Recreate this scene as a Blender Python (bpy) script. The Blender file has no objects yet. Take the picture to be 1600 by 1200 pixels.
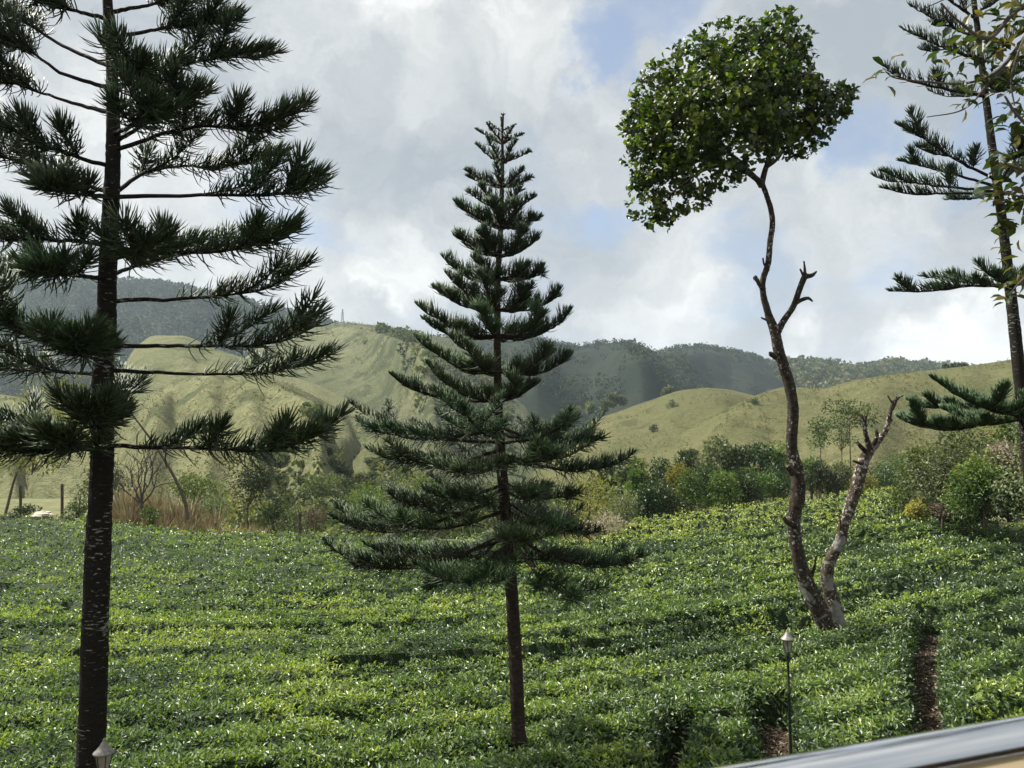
import bpy, math, random
import numpy as np
from mathutils import Vector, Matrix

random.seed(7)
SC = bpy.context.scene
COL = SC.collection
F = 1230.0                      # focal length in pixels of the 1600 px wide picture
TH = math.atan(100 / F)         # the camera looks up a little: horizon at row 700
CAMZ = 6.0
R = math.radians

# ------------------------------------------------------------------ camera
cam = bpy.data.cameras.new('camera')
cam.sensor_width = 36.0
cam.lens = 36.0 * F / 1600
cam.clip_start = 0.05
cam.clip_end = 8000
cam.dof.use_dof = True
cam.dof.focus_distance = 16
cam.dof.aperture_fstop = 11
camo = bpy.data.objects.new('camera', cam)
COL.objects.link(camo)
camo.location = (0, 0, CAMZ)
camo.rotation_euler = (math.pi / 2 + TH, 0, 0)
SC.camera = camo

# ------------------------------------------------------------------ light
SUN_AZ, SUN_EL = -66.0, 52.0     # degrees from straight ahead (left is negative), height
tosun = Vector((math.sin(R(SUN_AZ)) * math.cos(R(SUN_EL)), math.cos(R(SUN_AZ)) * math.cos(R(SUN_EL)), math.sin(R(SUN_EL))))
sl = bpy.data.lights.new('sun', 'SUN')
sl.energy = 4.6
sl.angle = R(0.53)
sl.color = (1.0, 0.95, 0.86)
so = bpy.data.objects.new('sun', sl)
COL.objects.link(so)
so.rotation_euler = tosun.to_track_quat('Z', 'Y').to_euler()
so.location = (-40, 30, 60)

SC.view_settings.view_transform = 'Standard'
SC.view_settings.look = 'None'
SC.view_settings.gamma = 1.0
SC.view_settings.exposure = 0.95
SC.view_settings.use_curve_mapping = False
cy = SC.cycles
cy.max_bounces = 6
cy.diffuse_bounces = 2
cy.glossy_bounces = 2
cy.transmission_bounces = 3
cy.volume_bounces = 1
cy.transparent_max_bounces = 4
cy.use_denoising = True
try:
    cy.denoiser = 'OPENIMAGEDENOISE'
    cy.denoising_input_passes = 'RGB_ALBEDO_NORMAL'
    cy.denoising_prefilter = 'ACCURATE'
except Exception:
    pass


def ray(u, v):
    x = (u - 800) / F
    y = -(v - 600) / F
    c, s = math.cos(TH), math.sin(TH)
    return np.array([x, c - y * s, s + y * c])


def at(u, v, Y):
    """world point seen at picture position u, v whose distance ahead is Y"""
    r = ray(u, v)
    k = Y / r[1]
    return np.array([r[0] * k, Y, CAMZ + r[2] * k])


class NT:
    def __init__(self, tree):
        self.t = tree
        self.n = tree.nodes
        self.n.clear()

    def add(self, kind, **kw):
        nd = self.n.new(kind)
        for k, v in kw.items():
            setattr(nd, k, v)
        return nd

    def set(self, sock, v):
        if hasattr(v, 'links') or hasattr(v, 'is_linked'):
            self.t.links.new(v, sock)
        elif v is not None:
            if isinstance(v, tuple) and len(v) == 3 and sock.type == 'RGBA':
                v = v + (1,)
            sock.default_value = v

    def math(self, op, a, b=None, c=None, clamp=False):
        nd = self.add('ShaderNodeMath', operation=op, use_clamp=clamp)
        for i, x in enumerate((a, b, c)):
            self.set(nd.inputs[i], x)
        return nd.outputs[0]

    def vmath(self, op, a, b=None):
        nd = self.add('ShaderNodeVectorMath', operation=op)
        self.set(nd.inputs[0], a)
        self.set(nd.inputs[1], b)
        return nd.outputs['Value'] if op in ('DOT_PRODUCT', 'LENGTH', 'DISTANCE') else nd.outputs[0]

    def noise(self, vec, scale, detail=4, rough=0.55, dist=0.0):
        nd = self.add('ShaderNodeTexNoise')
        self.set(nd.inputs['Vector'], vec)
        self.set(nd.inputs['Scale'], scale)
        self.set(nd.inputs['Detail'], detail)
        self.set(nd.inputs['Roughness'], rough)
        self.set(nd.inputs['Distortion'], dist)
        return nd.outputs[0]

    def smooth(self, x, a, b, lo=0.0, hi=1.0):
        nd = self.add('ShaderNodeMapRange', interpolation_type='SMOOTHSTEP')
        self.set(nd.inputs[0], x)
        for i, v in enumerate((a, b, lo, hi)):
            self.set(nd.inputs[i + 1], v)
        return nd.outputs[0]

    def mix(self, f, a, b, mode='MIX'):
        nd = self.add('ShaderNodeMix', data_type='RGBA', blend_type=mode)
        self.set(nd.inputs[0], f)
        self.set(nd.inputs[6], a)
        self.set(nd.inputs[7], b)
        return nd.outputs[2]

    def ramp(self, f, stops):
        nd = self.add('ShaderNodeValToRGB')
        el = nd.color_ramp.elements
        while len(el) < len(stops):
            el.new(0.5)
        for e, (p, c) in zip(el, stops):
            e.position = p
            e.color = c + (1,) if len(c) == 3 else c
        self.set(nd.inputs[0], f)
        return nd.outputs[0]


# ------------------------------------------------------------------ sky: clear air with broken cloud
world = bpy.data.worlds.new('World')
SC.world = world
world.use_nodes = True
w = NT(world.node_tree)
sky = w.add('ShaderNodeTexSky', sky_type='NISHITA')
sky.sun_disc = False
sky.sun_elevation = R(SUN_EL)
sky.sun_rotation = R(SUN_AZ)
sky.air_density = 1.0
sky.dust_density = 1.5
sky.altitude = 1200
tc = w.add('ShaderNodeTexCoord')
dirv = w.vmath('NORMALIZE', tc.outputs['Generated'])
sep = w.add('ShaderNodeSeparateXYZ')
w.set(sep.inputs[0], dirv)
zz = w.math('ADD', w.math('MAXIMUM', sep.outputs[2], 0.0), 0.20)
cmb = w.add('ShaderNodeCombineXYZ')
w.set(cmb.inputs[0], w.math('DIVIDE', sep.outputs[0], zz))
w.set(cmb.inputs[1], w.math('DIVIDE', sep.outputs[1], zz))
w.set(cmb.inputs[2], 0.37)
cpos = cmb.outputs[0]


def lump(u, v, r0, r1):
    """1 near the sky direction seen at u, v, falling to 0: one cloud mass or one gap"""
    d = ray(u, v)
    d = d / np.linalg.norm(d)
    c = w.vmath('DOT_PRODUCT', wdir, tuple(d))
    return w.smooth(c, math.cos(r1 / F), math.cos(r0 / F))


warp = w.add('ShaderNodeTexNoise')
w.set(warp.inputs['Vector'], dirv)
w.set(warp.inputs['Scale'], 5.0)
w.set(warp.inputs['Detail'], 6.0)
w.set(warp.inputs['Roughness'], 0.6)
wofs = w.vmath('SUBTRACT', warp.outputs['Color'], (0.5, 0.5, 0.5))
wsc = w.add('ShaderNodeVectorMath', operation='SCALE')
w.set(wsc.inputs[0], wofs)
wsc.inputs['Scale'].default_value = 0.30
wdir = w.vmath('NORMALIZE', w.vmath('ADD', dirv, wsc.outputs[0]))
n1 = w.noise(cpos, 1.1, 7, 0.55, 0.6)
n2 = w.noise(cpos, 3.4, 6, 0.6, 0.4)
dens = w.math('ADD', w.math('MULTIPLY', n1, 0.7), w.math('MULTIPLY', n2, 0.3))
gap = 0.0
for (u, v, r0, r1, k) in [(1060, 0, 20, 165, 0.32), (985, 90, 0, 70, 0.12), (1330, 215, 0, 90, 0.24), (940, 335, 0, 80, 0.15),
                          (1240, 290, 0, 80, 0.14), (1400, 330, 0, 120, 0.10), (1440, 470, 20, 140, 0.12), (1180, 480, 0, 140, 0.12), (420, 330, 0, 150, .12),
                          (830, 250, 0, 130, 0.10), (1560, 190, 0, 110, 0.2)]:
    gap = w.math('ADD', gap, w.math('MULTIPLY', lump(u, v, r0, r1), k))
dens = w.math('SUBTRACT', w.math('ADD', dens, 0.085), gap)
cover = w.smooth(dens, 0.27, 0.53)
n3 = w.noise(wdir, 2.6, 7, 0.55, 0.5)
n4 = w.noise(wdir, 8.0, 8, 0.62, 0.5)
shade = w.math('ADD', w.math('MULTIPLY', n3, 0.66), w.math('MULTIPLY', n4, 0.36))
for (u, v, r0, r1, k) in [(640, 400, 0, 110, 0.16), (560, 30, 0, 170, 0.10), (880, 60, 0, 140, 0.09), (1270, 555, 0, 70, 0.13), (1500, 548, 10, 110, 0.14),
                          (1020, 430, 0, 160, 0.07), (90, 250, 0, 200, 0.06), (700, 100, 0, 130, .08),
                          (600, 250, 20, 220, -0.12), (400, 100, 20, 200, -0.06), (1330, 100, 0, 160, -0.07), (450, 470, 0, 220, -0.02)]:
    shade = w.math('ADD', shade, w.math('MULTIPLY', lump(u, v, r0, r1), k))
ccol = w.ramp(shade, [(0.40, (0.35, 0.385, 0.415)), (0.50, (0.47, 0.495, 0.51)), (0.59, (0.63, 0.64, 0.63)), (0.70, (0.90, 0.90, 0.87))])
skys = w.mix(1.0, sky.outputs[0], (0.098, 0.098, 0.098), 'MULTIPLY')
veil = w.mix(0.22, skys, (0.62, 0.67, 0.72))
ccol = w.mix(1.0, ccol, (0.85, 0.86, 0.87), 'MULTIPLY')
full = w.mix(cover, veil, ccol)
hz = w.smooth(sep.outputs[2], 0.0, 0.16, 0.55, 0.0)
full = w.mix(hz, full, (0.56, 0.60, 0.64))
inv = w.mix(1.0, full, (7.6, 7.6, 7.6), 'MULTIPLY')
bg = w.add('ShaderNodeBackground')
w.set(bg.inputs[0], inv)
bg.inputs[1].default_value = 0.1
wo = w.add('ShaderNodeOutputWorld')
w.t.links.new(bg.outputs[0], wo.inputs[0])


# ------------------------------------------------------------------ helpers
def nrm(a):
    return a / np.maximum(np.linalg.norm(a, axis=-1, keepdims=True), 1e-9)


def hash2(ix, iy, seed):
    h = (ix.astype(np.int64) * 374761393 + iy.astype(np.int64) * 668265263 + seed * 974711) & 0x7fffffff
    h = ((h ^ (h >> 13)) * 1274126177) & 0x7fffffff
    h = h ^ (h >> 16)
    return (h & 0xffff) / 65535.0


def vnoise(x, y, seed=0):
    x = np.asarray(x, float)
    y = np.asarray(y, float)
    ix, iy = np.floor(x), np.floor(y)
    fx, fy = x - ix, y - iy
    fx, fy = fx * fx * (3 - 2 * fx), fy * fy * (3 - 2 * fy)
    a, b = hash2(ix, iy, seed), hash2(ix + 1, iy, seed)
    c, d = hash2(ix, iy + 1, seed), hash2(ix + 1, iy + 1, seed)
    return (a * (1 - fx) + b * fx) * (1 - fy) + (c * (1 - fx) + d * fx) * fy


def fbm(x, y, seed=0, octv=4):
    s, a, t = 0, 0.5, 0
    for i in range(octv):
        s = s + a * vnoise(x * 2 ** i, y * 2 ** i, seed + i * 17)
        t += a
        a *= 0.5
    return s / t


def sstep(x, a, b):
    t = np.clip((np.asarray(x, float) - a) / (b - a), 0, 1)
    return t * t * (3 - 2 * t)


def tag(o, label=None, cat=None, group=None, kind=None):
    for k, v in (('label', label), ('category', cat), ('group', group), ('kind', kind)):
        if v:
            o[k] = v
    return o


def empty(name, loc, label=None, cat=None, group=None, rz=0.0):
    o = bpy.data.objects.new(name, None)
    o.empty_display_size = 0.2
    COL.objects.link(o)
    o.location = tuple(float(x) for x in loc)
    o.rotation_euler = (0, 0, rz)
    return tag(o, label, cat, group)


class MB:
    """collects faces; build() links them as one mesh object"""

    def __init__(self):
        self.v, self.f, self.m, self.t, self.n = [], [], [], [], 0

    def add(self, V, Fc, mat=0, tint=0.5):
        V = np.asarray(V, float).reshape(-1, 3)
        Fc = np.asarray(Fc, np.int64)
        self.v.append(V)
        self.f.append(Fc + self.n)
        self.m.append(np.full(len(Fc), mat, np.int32))
        self.t.append(np.broadcast_to(np.asarray(tint, float).reshape(-1), (len(V),)).copy() if np.size(tint) in (1, len(V)) else np.full(len(V), 0.5))
        self.n += len(V)

    def mesh(self, name, mats, origin=(0, 0, 0), smooth=True):
        V = np.concatenate(self.v) - np.asarray(origin, float)
        me = bpy.data.meshes.new(name)
        me.vertices.add(len(V))
        me.vertices.foreach_set('co', V.astype(np.float32).ravel())
        li = np.concatenate([f.ravel() for f in self.f]).astype(np.int32)
        cnt = np.concatenate([np.full(len(f), f.shape[1], np.int32) for f in self.f])
        st = np.concatenate([[0], np.cumsum(cnt)[:-1]]).astype(np.int32)
        me.loops.add(len(li))
        me.loops.foreach_set('vertex_index', li)
        me.polygons.add(len(cnt))
        me.polygons.foreach_set('loop_start', st)
        me.polygons.foreach_set('material_index', np.concatenate(self.m))
        me.polygons.foreach_set('use_smooth', np.full(len(cnt), smooth, bool))
        a = me.attributes.new('tint', 'FLOAT', 'POINT')
        a.data.foreach_set('value', np.concatenate(self.t).astype(np.float32))
        for m in (mats if isinstance(mats, (list, tuple)) else [mats]):
            me.materials.append(m)
        me.update(calc_edges=True)
        return me

    def build(self, name, mats, parent=None, origin=(0, 0, 0), smooth=True):
        o = bpy.data.objects.new(name, self.mesh(name, mats, origin, smooth))
        COL.objects.link(o)
        if parent is not None:
            o.parent = parent
        return o


def spline(pts, n):
    """smooth curve through points (rows may carry extra columns such as radius)"""
    P = np.asarray(pts, float)
    if len(P) == 2:
        t = np.linspace(0, 1, n)[:, None]
        return P[0] * (1 - t) + P[1] * t
    P = np.vstack([2 * P[0] - P[1], P, 2 * P[-1] - P[-2]])
    m = len(P) - 3
    ts = np.linspace(0, m - 1e-6, n)
    i = ts.astype(int)
    f = (ts - i)[:, None]
    a, b, c, d = P[i], P[i + 1], P[i + 2], P[i + 3]
    return 0.5 * (2 * b + (c - a) * f + (2 * a - 5 * b + 4 * c - d) * f ** 2 + (3 * b - a - 3 * c + d) * f ** 3)


def tubes(mb, P, Rr, k=3, mat=0, tint=0.5, cap=False, rough=0.0, seed=0, point=False):
    """P (M, N, 3) paths, Rr (M, N) radii, k sides"""
    P = np.asarray(P, float)
    if P.ndim == 2:
        P = P[None]
    M, N, _ = P.shape
    Rr = np.broadcast_to(np.asarray(Rr, float), (M, N))
    T = np.empty_like(P)
    T[:, 1:-1] = P[:, 2:] - P[:, :-2]
    T[:, 0] = P[:, 1] - P[:, 0]
    T[:, -1] = P[:, -1] - P[:, -2]
    T = nrm(T)
    m = nrm(T.mean(1))
    ref = np.where(np.abs(m[:, 2:3]) > 0.8, np.array([[1.0, 0, 0]]), np.array([[0, 0, 1.0]]))
    A = nrm(np.cross(T, ref[:, None, :]))
    B = np.cross(T, A)
    an = np.arange(k) / k * 2 * np.pi
    rr = Rr[:, :, None]
    if rough:
        ii = np.arange(N)[None, :, None] * np.ones((M, 1, k))
        kk = np.arange(k)[None, None, :] * np.ones((M, N, 1))
        rr = rr * (1 + rough * (2 * (0.6 * vnoise(ii * 0.37, np.cos(an)[None, None] * 1.6 + np.sin(an)[None, None] * 2.3 + 9, seed) + 0.4 * hash2(ii, kk, seed)) - 1))
    V = P[:, :, None, :] + rr[..., None] * (np.cos(an)[None, None, :, None] * A[:, :, None] + np.sin(an)[None, None, :, None] * B[:, :, None])
    idx = np.arange(M * N * k).reshape(M, N, k)
    a = idx[:, :-1, :]
    b = np.roll(a, -1, 2)
    c = idx[:, 1:, :]
    d = np.roll(c, -1, 2)
    Fc = np.stack([a, b, d, c], -1).reshape(-1, 4)
    tt = np.asarray(tint, float)
    if tt.ndim == 2:
        tt = np.repeat(tt[:, :, None], k, 2).ravel()
    elif tt.ndim == 1 and len(tt) == M:
        tt = np.repeat(tt, N * k)
    if point:                    # the last ring closes to one tip
        nb_ = (N - 1) * k
        W = np.concatenate([V[:, :-1].reshape(M, nb_, 3), P[:, -1:][:, :, :]], 1)
        base = np.arange(M)[:, None, None] * (nb_ + 1)
        ring = np.arange(nb_).reshape(N - 1, k)
        qd = np.stack([ring[:-1], np.roll(ring, -1, 1)[:-1], np.roll(ring, -1, 1)[1:], ring[1:]], -1).reshape(1, -1, 4) + base
        lr = ring[-1]
        tr = np.stack([lr, np.roll(lr, -1), np.full(k, nb_)], -1)[None] + base
        t3 = np.repeat(np.asarray(tint, float)[:, :-1, None], k, 2).reshape(M, nb_)
        t3 = np.concatenate([t3, np.asarray(tint, float)[:, -1:]], 1).ravel()
        n0 = mb.n
        mb.add(W.reshape(-1, 3), qd.reshape(-1, 4), mat, t3)
        mb.f.append(tr.reshape(-1, 3) + n0)
        mb.m.append(np.full(M * k, mat, np.int32))
        return
    mb.add(V.reshape(-1, 3), Fc, mat, tt)
    if cap:
        for e in (0, N - 1):
            for j in range(M):
                base = np.vstack([V[j, e], P[j, e][None]])
                q = np.arange(k)
                mb.add(base, np.stack([q, np.roll(q, -1), np.full(k, k)], -1), mat, 0.5)


def leaves(mb, P, D, N, L, W, mat=0, tint=0.5, fold=0.25, hero=False, wide=(.42, .46)):
    """folded leaf blades: base P, direction D, normal N, length L, width W"""
    M = len(P)
    D = nrm(D)
    S = nrm(np.cross(D, N))
    N = np.cross(S, D)
    L = np.broadcast_to(L, (M,))[:, None]
    W = np.broadcast_to(W, (M,))[:, None]
    tint = np.broadcast_to(np.asarray(tint, float), (M,))
    if not hero:
        V = np.stack([P, P + D * L * 0.45 + S * W * 0.5 + N * W * fold, P + D * L - N * L * 0.12, P + D * L * 0.45 - S * W * 0.5 + N * W * fold], 1)
        b = np.arange(M)[:, None] * 4
        Fc = np.concatenate([b + [0, 1, 2], b + [0, 2, 3]])
        mb.add(V.reshape(-1, 3), Fc, mat, np.repeat(tint, 4))
    else:
        dr = [0.0, 0.05, 0.04, -0.12]
        sp = [P + D * L * a + N * L * h for a, h in zip((0, 0.3, 0.68, 1.0), dr)]
        w1, w2 = wide
        V = np.stack(sp + [sp[1] + S * W * w1 + N * W * fold, sp[2] + S * W * w2 + N * W * fold * 0.8, sp[1] - S * W * w1 + N * W * fold, sp[2] - S * W * w2 + N * W * fold * 0.8], 1)
        b = np.arange(M)[:, None] * 8
        T3 = np.concatenate([b + [0, 1, 4], b + [2, 3, 5], b + [0, 6, 1], b + [2, 7, 3]])
        Q4 = np.concatenate([b + [4, 1, 2, 5], b + [1, 6, 7, 2]])
        n0 = mb.n
        mb.add(V.reshape(-1, 3), T3, mat, np.repeat(tint, 8))
        mb.f.append(Q4 + n0)
        mb.m.append(np.full(len(Q4), mat, np.int32))
        mb.v.append(np.zeros((0, 3)))
        mb.t.append(np.zeros(0))


def rsphere(rng, n):
    return nrm(rng.normal(size=(n, 3)))


def crown(mb, blobs, n, L, W, rng, mat=0, tint=0.5, tvar=0.35, inner=0.55, up=0.35, hero=False):
    """leaves spread over and through a set of lumps (x, y, z, rx, ry, rz)"""
    B = np.asarray(blobs, float)
    wgt = (B[:, 3] * B[:, 4] + B[:, 5] * B[:, 4] + B[:, 3] * B[:, 5])
    i = rng.choice(len(B), n, p=wgt / wgt.sum())
    d = rsphere(rng, n)
    rad = inner + (1.08 - inner) * rng.random(n) ** 0.6
    P = B[i, :3] + d * B[i, 3:6] * rad[:, None]
    D = nrm(d + rng.normal(size=(n, 3)) * 0.8 + [0, 0, -0.15])
    N = nrm(d * 0.7 + [0, 0, up] + rng.normal(size=(n, 3)) * 0.55)
    bt = rng.random(len(B))
    t = tint + (bt[i] - 0.5) * tvar + rng.normal(size=n) * 0.13
    sc = 0.7 + 0.6 * rng.random(n)
    leaves(mb, P, D, N, L * sc, W * sc, mat, np.clip(t, 0, 1), hero=hero)


# ------------------------------------------------------------------ materials
def new_mat(name):
    m = bpy.data.materials.new(name)
    m.use_nodes = True
    return m, NT(m.node_tree)


def finish(nt, shader):
    o = nt.add('ShaderNodeOutputMaterial')
    nt.t.links.new(shader, o.inputs[0])


def principled(nt, col, rough=0.6, spec=0.4, metal=0.0, bump=None, bs=0.4, bd=0.02, coat=0):
    p = nt.add('ShaderNodeBsdfPrincipled')
    nt.set(p.inputs['Base Color'], col)
    nt.set(p.inputs['Roughness'], rough)
    nt.set(p.inputs['Specular IOR Level'], spec)
    nt.set(p.inputs['Metallic'], metal)
    if coat:
        nt.set(p.inputs['Coat Weight'], coat)
        nt.set(p.inputs['Coat Roughness'], 0.3)
    if bump is not None:
        b = nt.add('ShaderNodeBump')
        b.inputs['Strength'].default_value = bs
        b.inputs['Distance'].default_value = bd
        nt.set(b.inputs['Height'], bump)
        nt.t.links.new(b.outputs[0], p.inputs['Normal'])
    return p.outputs[0]


def mat_leaf(name, stops, rough=0.4, spec=0.5, transl=0.3, vary=0.25, thues=(1.6, 1.5, 0.5)):
    m, nt = new_mat(name)
    at_ = nt.add('ShaderNodeAttribute', attribute_name='tint')
    col = nt.ramp(at_.outputs['Fac'], stops)
    oi = nt.add('ShaderNodeObjectInfo')
    hv = nt.add('ShaderNodeHueSaturation')
    nt.set(hv.inputs['Color'], col)
    nt.set(hv.inputs['Value'], nt.math('ADD', nt.math('MULTIPLY', oi.outputs['Random'], vary * 2), 1 - vary))
    nt.set(hv.inputs['Hue'], nt.math('ADD', nt.math('MULTIPLY', oi.outputs['Random'], 0.03), 0.485))
    col = hv.outputs[0]
    p = principled(nt, col, rough, spec)
    tr = nt.add('ShaderNodeBsdfTranslucent')
    nt.set(tr.inputs[0], nt.mix(1.0, col, thues, 'MULTIPLY'))
    mx = nt.add('ShaderNodeMixShader')
    mx.inputs[0].default_value = transl
    nt.t.links.new(p, mx.inputs[1])
    nt.t.links.new(tr.outputs[0], mx.inputs[2])
    finish(nt, mx.outputs[0])
    return m


def mat_bark(name, c1, c2, lichen, lscale, amount, rough=0.9, ringy=3.0, patch=0):
    m, nt = new_mat(name)
    g = nt.add('ShaderNodeNewGeometry')
    pos = g.outputs['Position']
    mp = nt.add('ShaderNodeMapping')
    nt.set(mp.inputs['Vector'], pos)
    mp.inputs['Scale'].default_value = (1, 1, ringy)
    n = nt.noise(mp.outputs[0], 9, 6, 0.65)
    col = nt.mix(nt.smooth(n, 0.35, 0.65), c1, c2)
    mp2 = nt.add('ShaderNodeMapping')
    nt.set(mp2.inputs['Vector'], pos)
    mp2.inputs['Scale'].default_value = (1, 1, ringy * 0.9)
    l = nt.noise(mp2.outputs[0], lscale, 5, 0.6, 0.3)
    big = nt.noise(pos, 1.3, 2, 0.5)
    thr = nt.math('SUBTRACT', l, nt.math('MULTIPLY', nt.math('SUBTRACT', big, 0.5), -0.35))
    lm = nt.smooth(thr, amount, amount + 0.05)
    col = nt.mix(lm, col, lichen)
    if patch:
        pn = nt.noise(pos, 1.9, 6, 0.62, 0.5)
        lo = nt.add('ShaderNodeSeparateXYZ')
        nt.set(lo.inputs[0], pos)
        z = nt.smooth(lo.outputs[2], 0.5, 7.0, 0.13, 0.0)
        pm_ = nt.smooth(nt.math('ADD', pn, z), patch, patch + 0.07)
        col = nt.mix(nt.math('MULTIPLY', pm_, 0.85), col, nt.mix(n, (0.13, 0.125, 0.11), (0.34, 0.33, 0.30)))
    bn = nt.noise(mp.outputs[0], 22, 5, 0.7)
    finish(nt, principled(nt, col, rough, 0.2, bump=nt.math('ADD', bn, nt.math('MULTIPLY', n, 0.8)), bs=0.8, bd=0.03))
    return m


M = {}
M['cord'] = mat_leaf('needle_cord', [(0.0, (0.020, 0.033, 0.013)), (0.5, (0.028, 0.056, 0.020)), (1.0, (0.075, 0.125, 0.035))], 0.5, 0.35, 0.10, 0.15)
M['cord_dark'] = mat_leaf('needle_cord_blue', [(0.0, (0.018, 0.029, 0.014)), (0.5, (0.028, 0.056, 0.024)), (1.0, (0.085, 0.14, 0.05))], 0.5, 0.35, 0.08, 0.15)
M['bark_dark'] = mat_bark('dark_bark', (0.010, 0.009, 0.007), (0.024, 0.020, 0.015), (0.30, 0.30, 0.26), 9.0, 0.615, ringy=4.5)
M['bark_conifer'] = mat_bark('conifer_bark', (0.024, 0.018, 0.014), (0.055, 0.040, 0.030), (0.24, 0.21, 0.18), 9, 0.64, ringy=3.0)
M['twig'] = mat_bark('grey_limb', (0.06, 0.05, 0.04), (0.14, 0.12, 0.10), (0.25, 0.23, 0.2), 14, 0.66, ringy=1.0)
M['bark_jack'] = mat_bark('lichen_bark', (0.019, 0.0145, 0.0105), (0.066, 0.050, 0.037), (0.36, 0.35, 0.31), 13, 0.60, ringy=1.0, patch=0.66)
M['bark_pale'] = mat_bark('pale_lichen_bark', (0.030, 0.023, 0.017), (0.095, 0.07, 0.05), (0.42, 0.40, 0.36), 12, 0.57, ringy=1.0, patch=0.59)
M['bark_plain'] = mat_bark('plain_bark', (0.07, 0.055, 0.04), (0.16, 0.13, 0.10), (0.3, 0.28, 0.24), 5, 0.7, ringy=0.6)
M['wood_post'] = mat_bark('weathered_post', (0.06, 0.045, 0.035), (0.13, 0.10, 0.075), (0.2, 0.18, 0.15), 8, 0.7, ringy=0.3)
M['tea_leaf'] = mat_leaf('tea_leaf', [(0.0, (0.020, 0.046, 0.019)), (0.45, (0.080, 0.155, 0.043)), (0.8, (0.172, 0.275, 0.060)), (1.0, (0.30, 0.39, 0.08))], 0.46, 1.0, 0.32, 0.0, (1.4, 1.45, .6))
M['jack_leaf'] = mat_leaf('jack_leaf', [(0.0, (0.014, 0.030, 0.008)), (0.5, (0.046, 0.080, 0.014)), (1.0, (0.21, 0.25, 0.036))], 0.36, 0.5, 0.33, 0.15, (1.3, 1.55, .4))
M['near_leaf'] = mat_leaf('olive_leaf', [(0.0, (0.018, 0.040, 0.012)), (0.5, (0.050, 0.080, 0.024)), (1.0, (0.15, 0.14, 0.06))], 0.45, 0.45, 0.30, 0.25)
M['green'] = mat_leaf('shrub_leaf', [(0.0, (0.026, 0.052, 0.016)), (0.5, (0.072, 0.125, 0.032)), (1.0, (0.20, 0.25, 0.065))], 0.5, 0.4, 0.25, 0.22)
M['dark'] = mat_leaf('dark_shrub_leaf', [(0.0, (0.014, 0.030, 0.012)), (0.5, (0.034, 0.066, 0.024)), (1.0, (0.11, 0.155, 0.05))], 0.45, 0.45, 0.2, 0.22)
M['pale'] = mat_leaf('grey_green_leaf', [(0.0, (0.055, 0.08, 0.042)), (0.5, (0.13, 0.165, 0.085)), (1.0, (0.36, 0.38, 0.25))], 0.6, 0.3, 0.2, 0.2)
M['yellow'] = mat_leaf('yellow_green_leaf', [(0.0, (0.07, 0.09, 0.025)), (0.5, (0.16, 0.17, 0.05)), (1.0, (0.34, 0.31, 0.10))], 0.6, 0.3, 0.3, 0.2)
M['dry'] = mat_leaf('dry_leaf', [(0.0, (0.065, 0.051, 0.037)), (0.5, (0.20, 0.167, 0.12)), (1.0, (0.46, 0.42, 0.33))], 0.8, 0.2, 0.25, 0.15, (1.2, 1.1, 0.9))
M['straw'] = mat_leaf('dry_grass', [(0.0, (0.18, 0.16, 0.085)), (0.5, (0.36, 0.31, 0.18)), (1.0, (0.52, 0.475, 0.31))], 0.8, 0.2, 0.3, 0.1, (1.2, 1.1, 0.9))
M['white_leaf'] = mat_leaf('cream_leaf', [(0.0, (0.3, 0.3, 0.16)), (1.0, (0.62, 0.58, 0.33))], 0.7, 0.2, 0.3, 0.1, (1.1, 1.1, 0.9))
M['wood_far'] = mat_leaf('far_tree_leaf', [(0.0, (0.034, 0.055, 0.028)), (0.5, (0.095, 0.125, 0.058)), (1.0, (0.24, 0.255, 0.12))], 0.7, 0.2, 0.2, 0.0)
M['scrub_tuft'] = mat_leaf('scrub_tuft', [(0.0, (0.075, 0.085, 0.036)), (0.5, (0.13, 0.135, 0.06)), (1.0, (0.22, 0.21, 0.105))], 0.8, 0.1, 0.2, 0.0)
M['conifer_far'] = mat_leaf('far_conifer', [(0.0, (0.024, 0.042, 0.026)), (0.5, (0.046, 0.074, 0.042)), (1.0, (0.10, 0.13, 0.065))], 0.8, 0.1, 0.1, 0.0)


def mat_soil():
    m, nt = new_mat('soil')
    g = nt.add('ShaderNodeNewGeometry')
    p = g.outputs['Position']
    n = nt.noise(p, 3.0, 6, 0.65)
    n2 = nt.noise(p, 0.06, 5, 0.6)
    sx = nt.add('ShaderNodeSeparateXYZ')
    nt.set(sx.inputs[0], p)
    near = nt.mix(n, (0.025, 0.016, 0.012), (0.085, 0.058, 0.042))
    n3 = nt.noise(p, 0.5, 5, 0.6)
    far = nt.mix(nt.smooth(n2, 0.35, 0.65), (0.13, 0.142, 0.064), (0.20, 0.19, 0.098))
    far = nt.mix(nt.smooth(n3, 0.45, 0.7), far, (0.09, 0.105, 0.045))
    k = nt.smooth(sx.outputs[1], 44.0, 52.0)
    finish(nt, principled(nt, nt.mix(k, near, far), 0.95, 0.1, bump=n, bs=0.5, bd=0.05))
    return m


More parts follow.
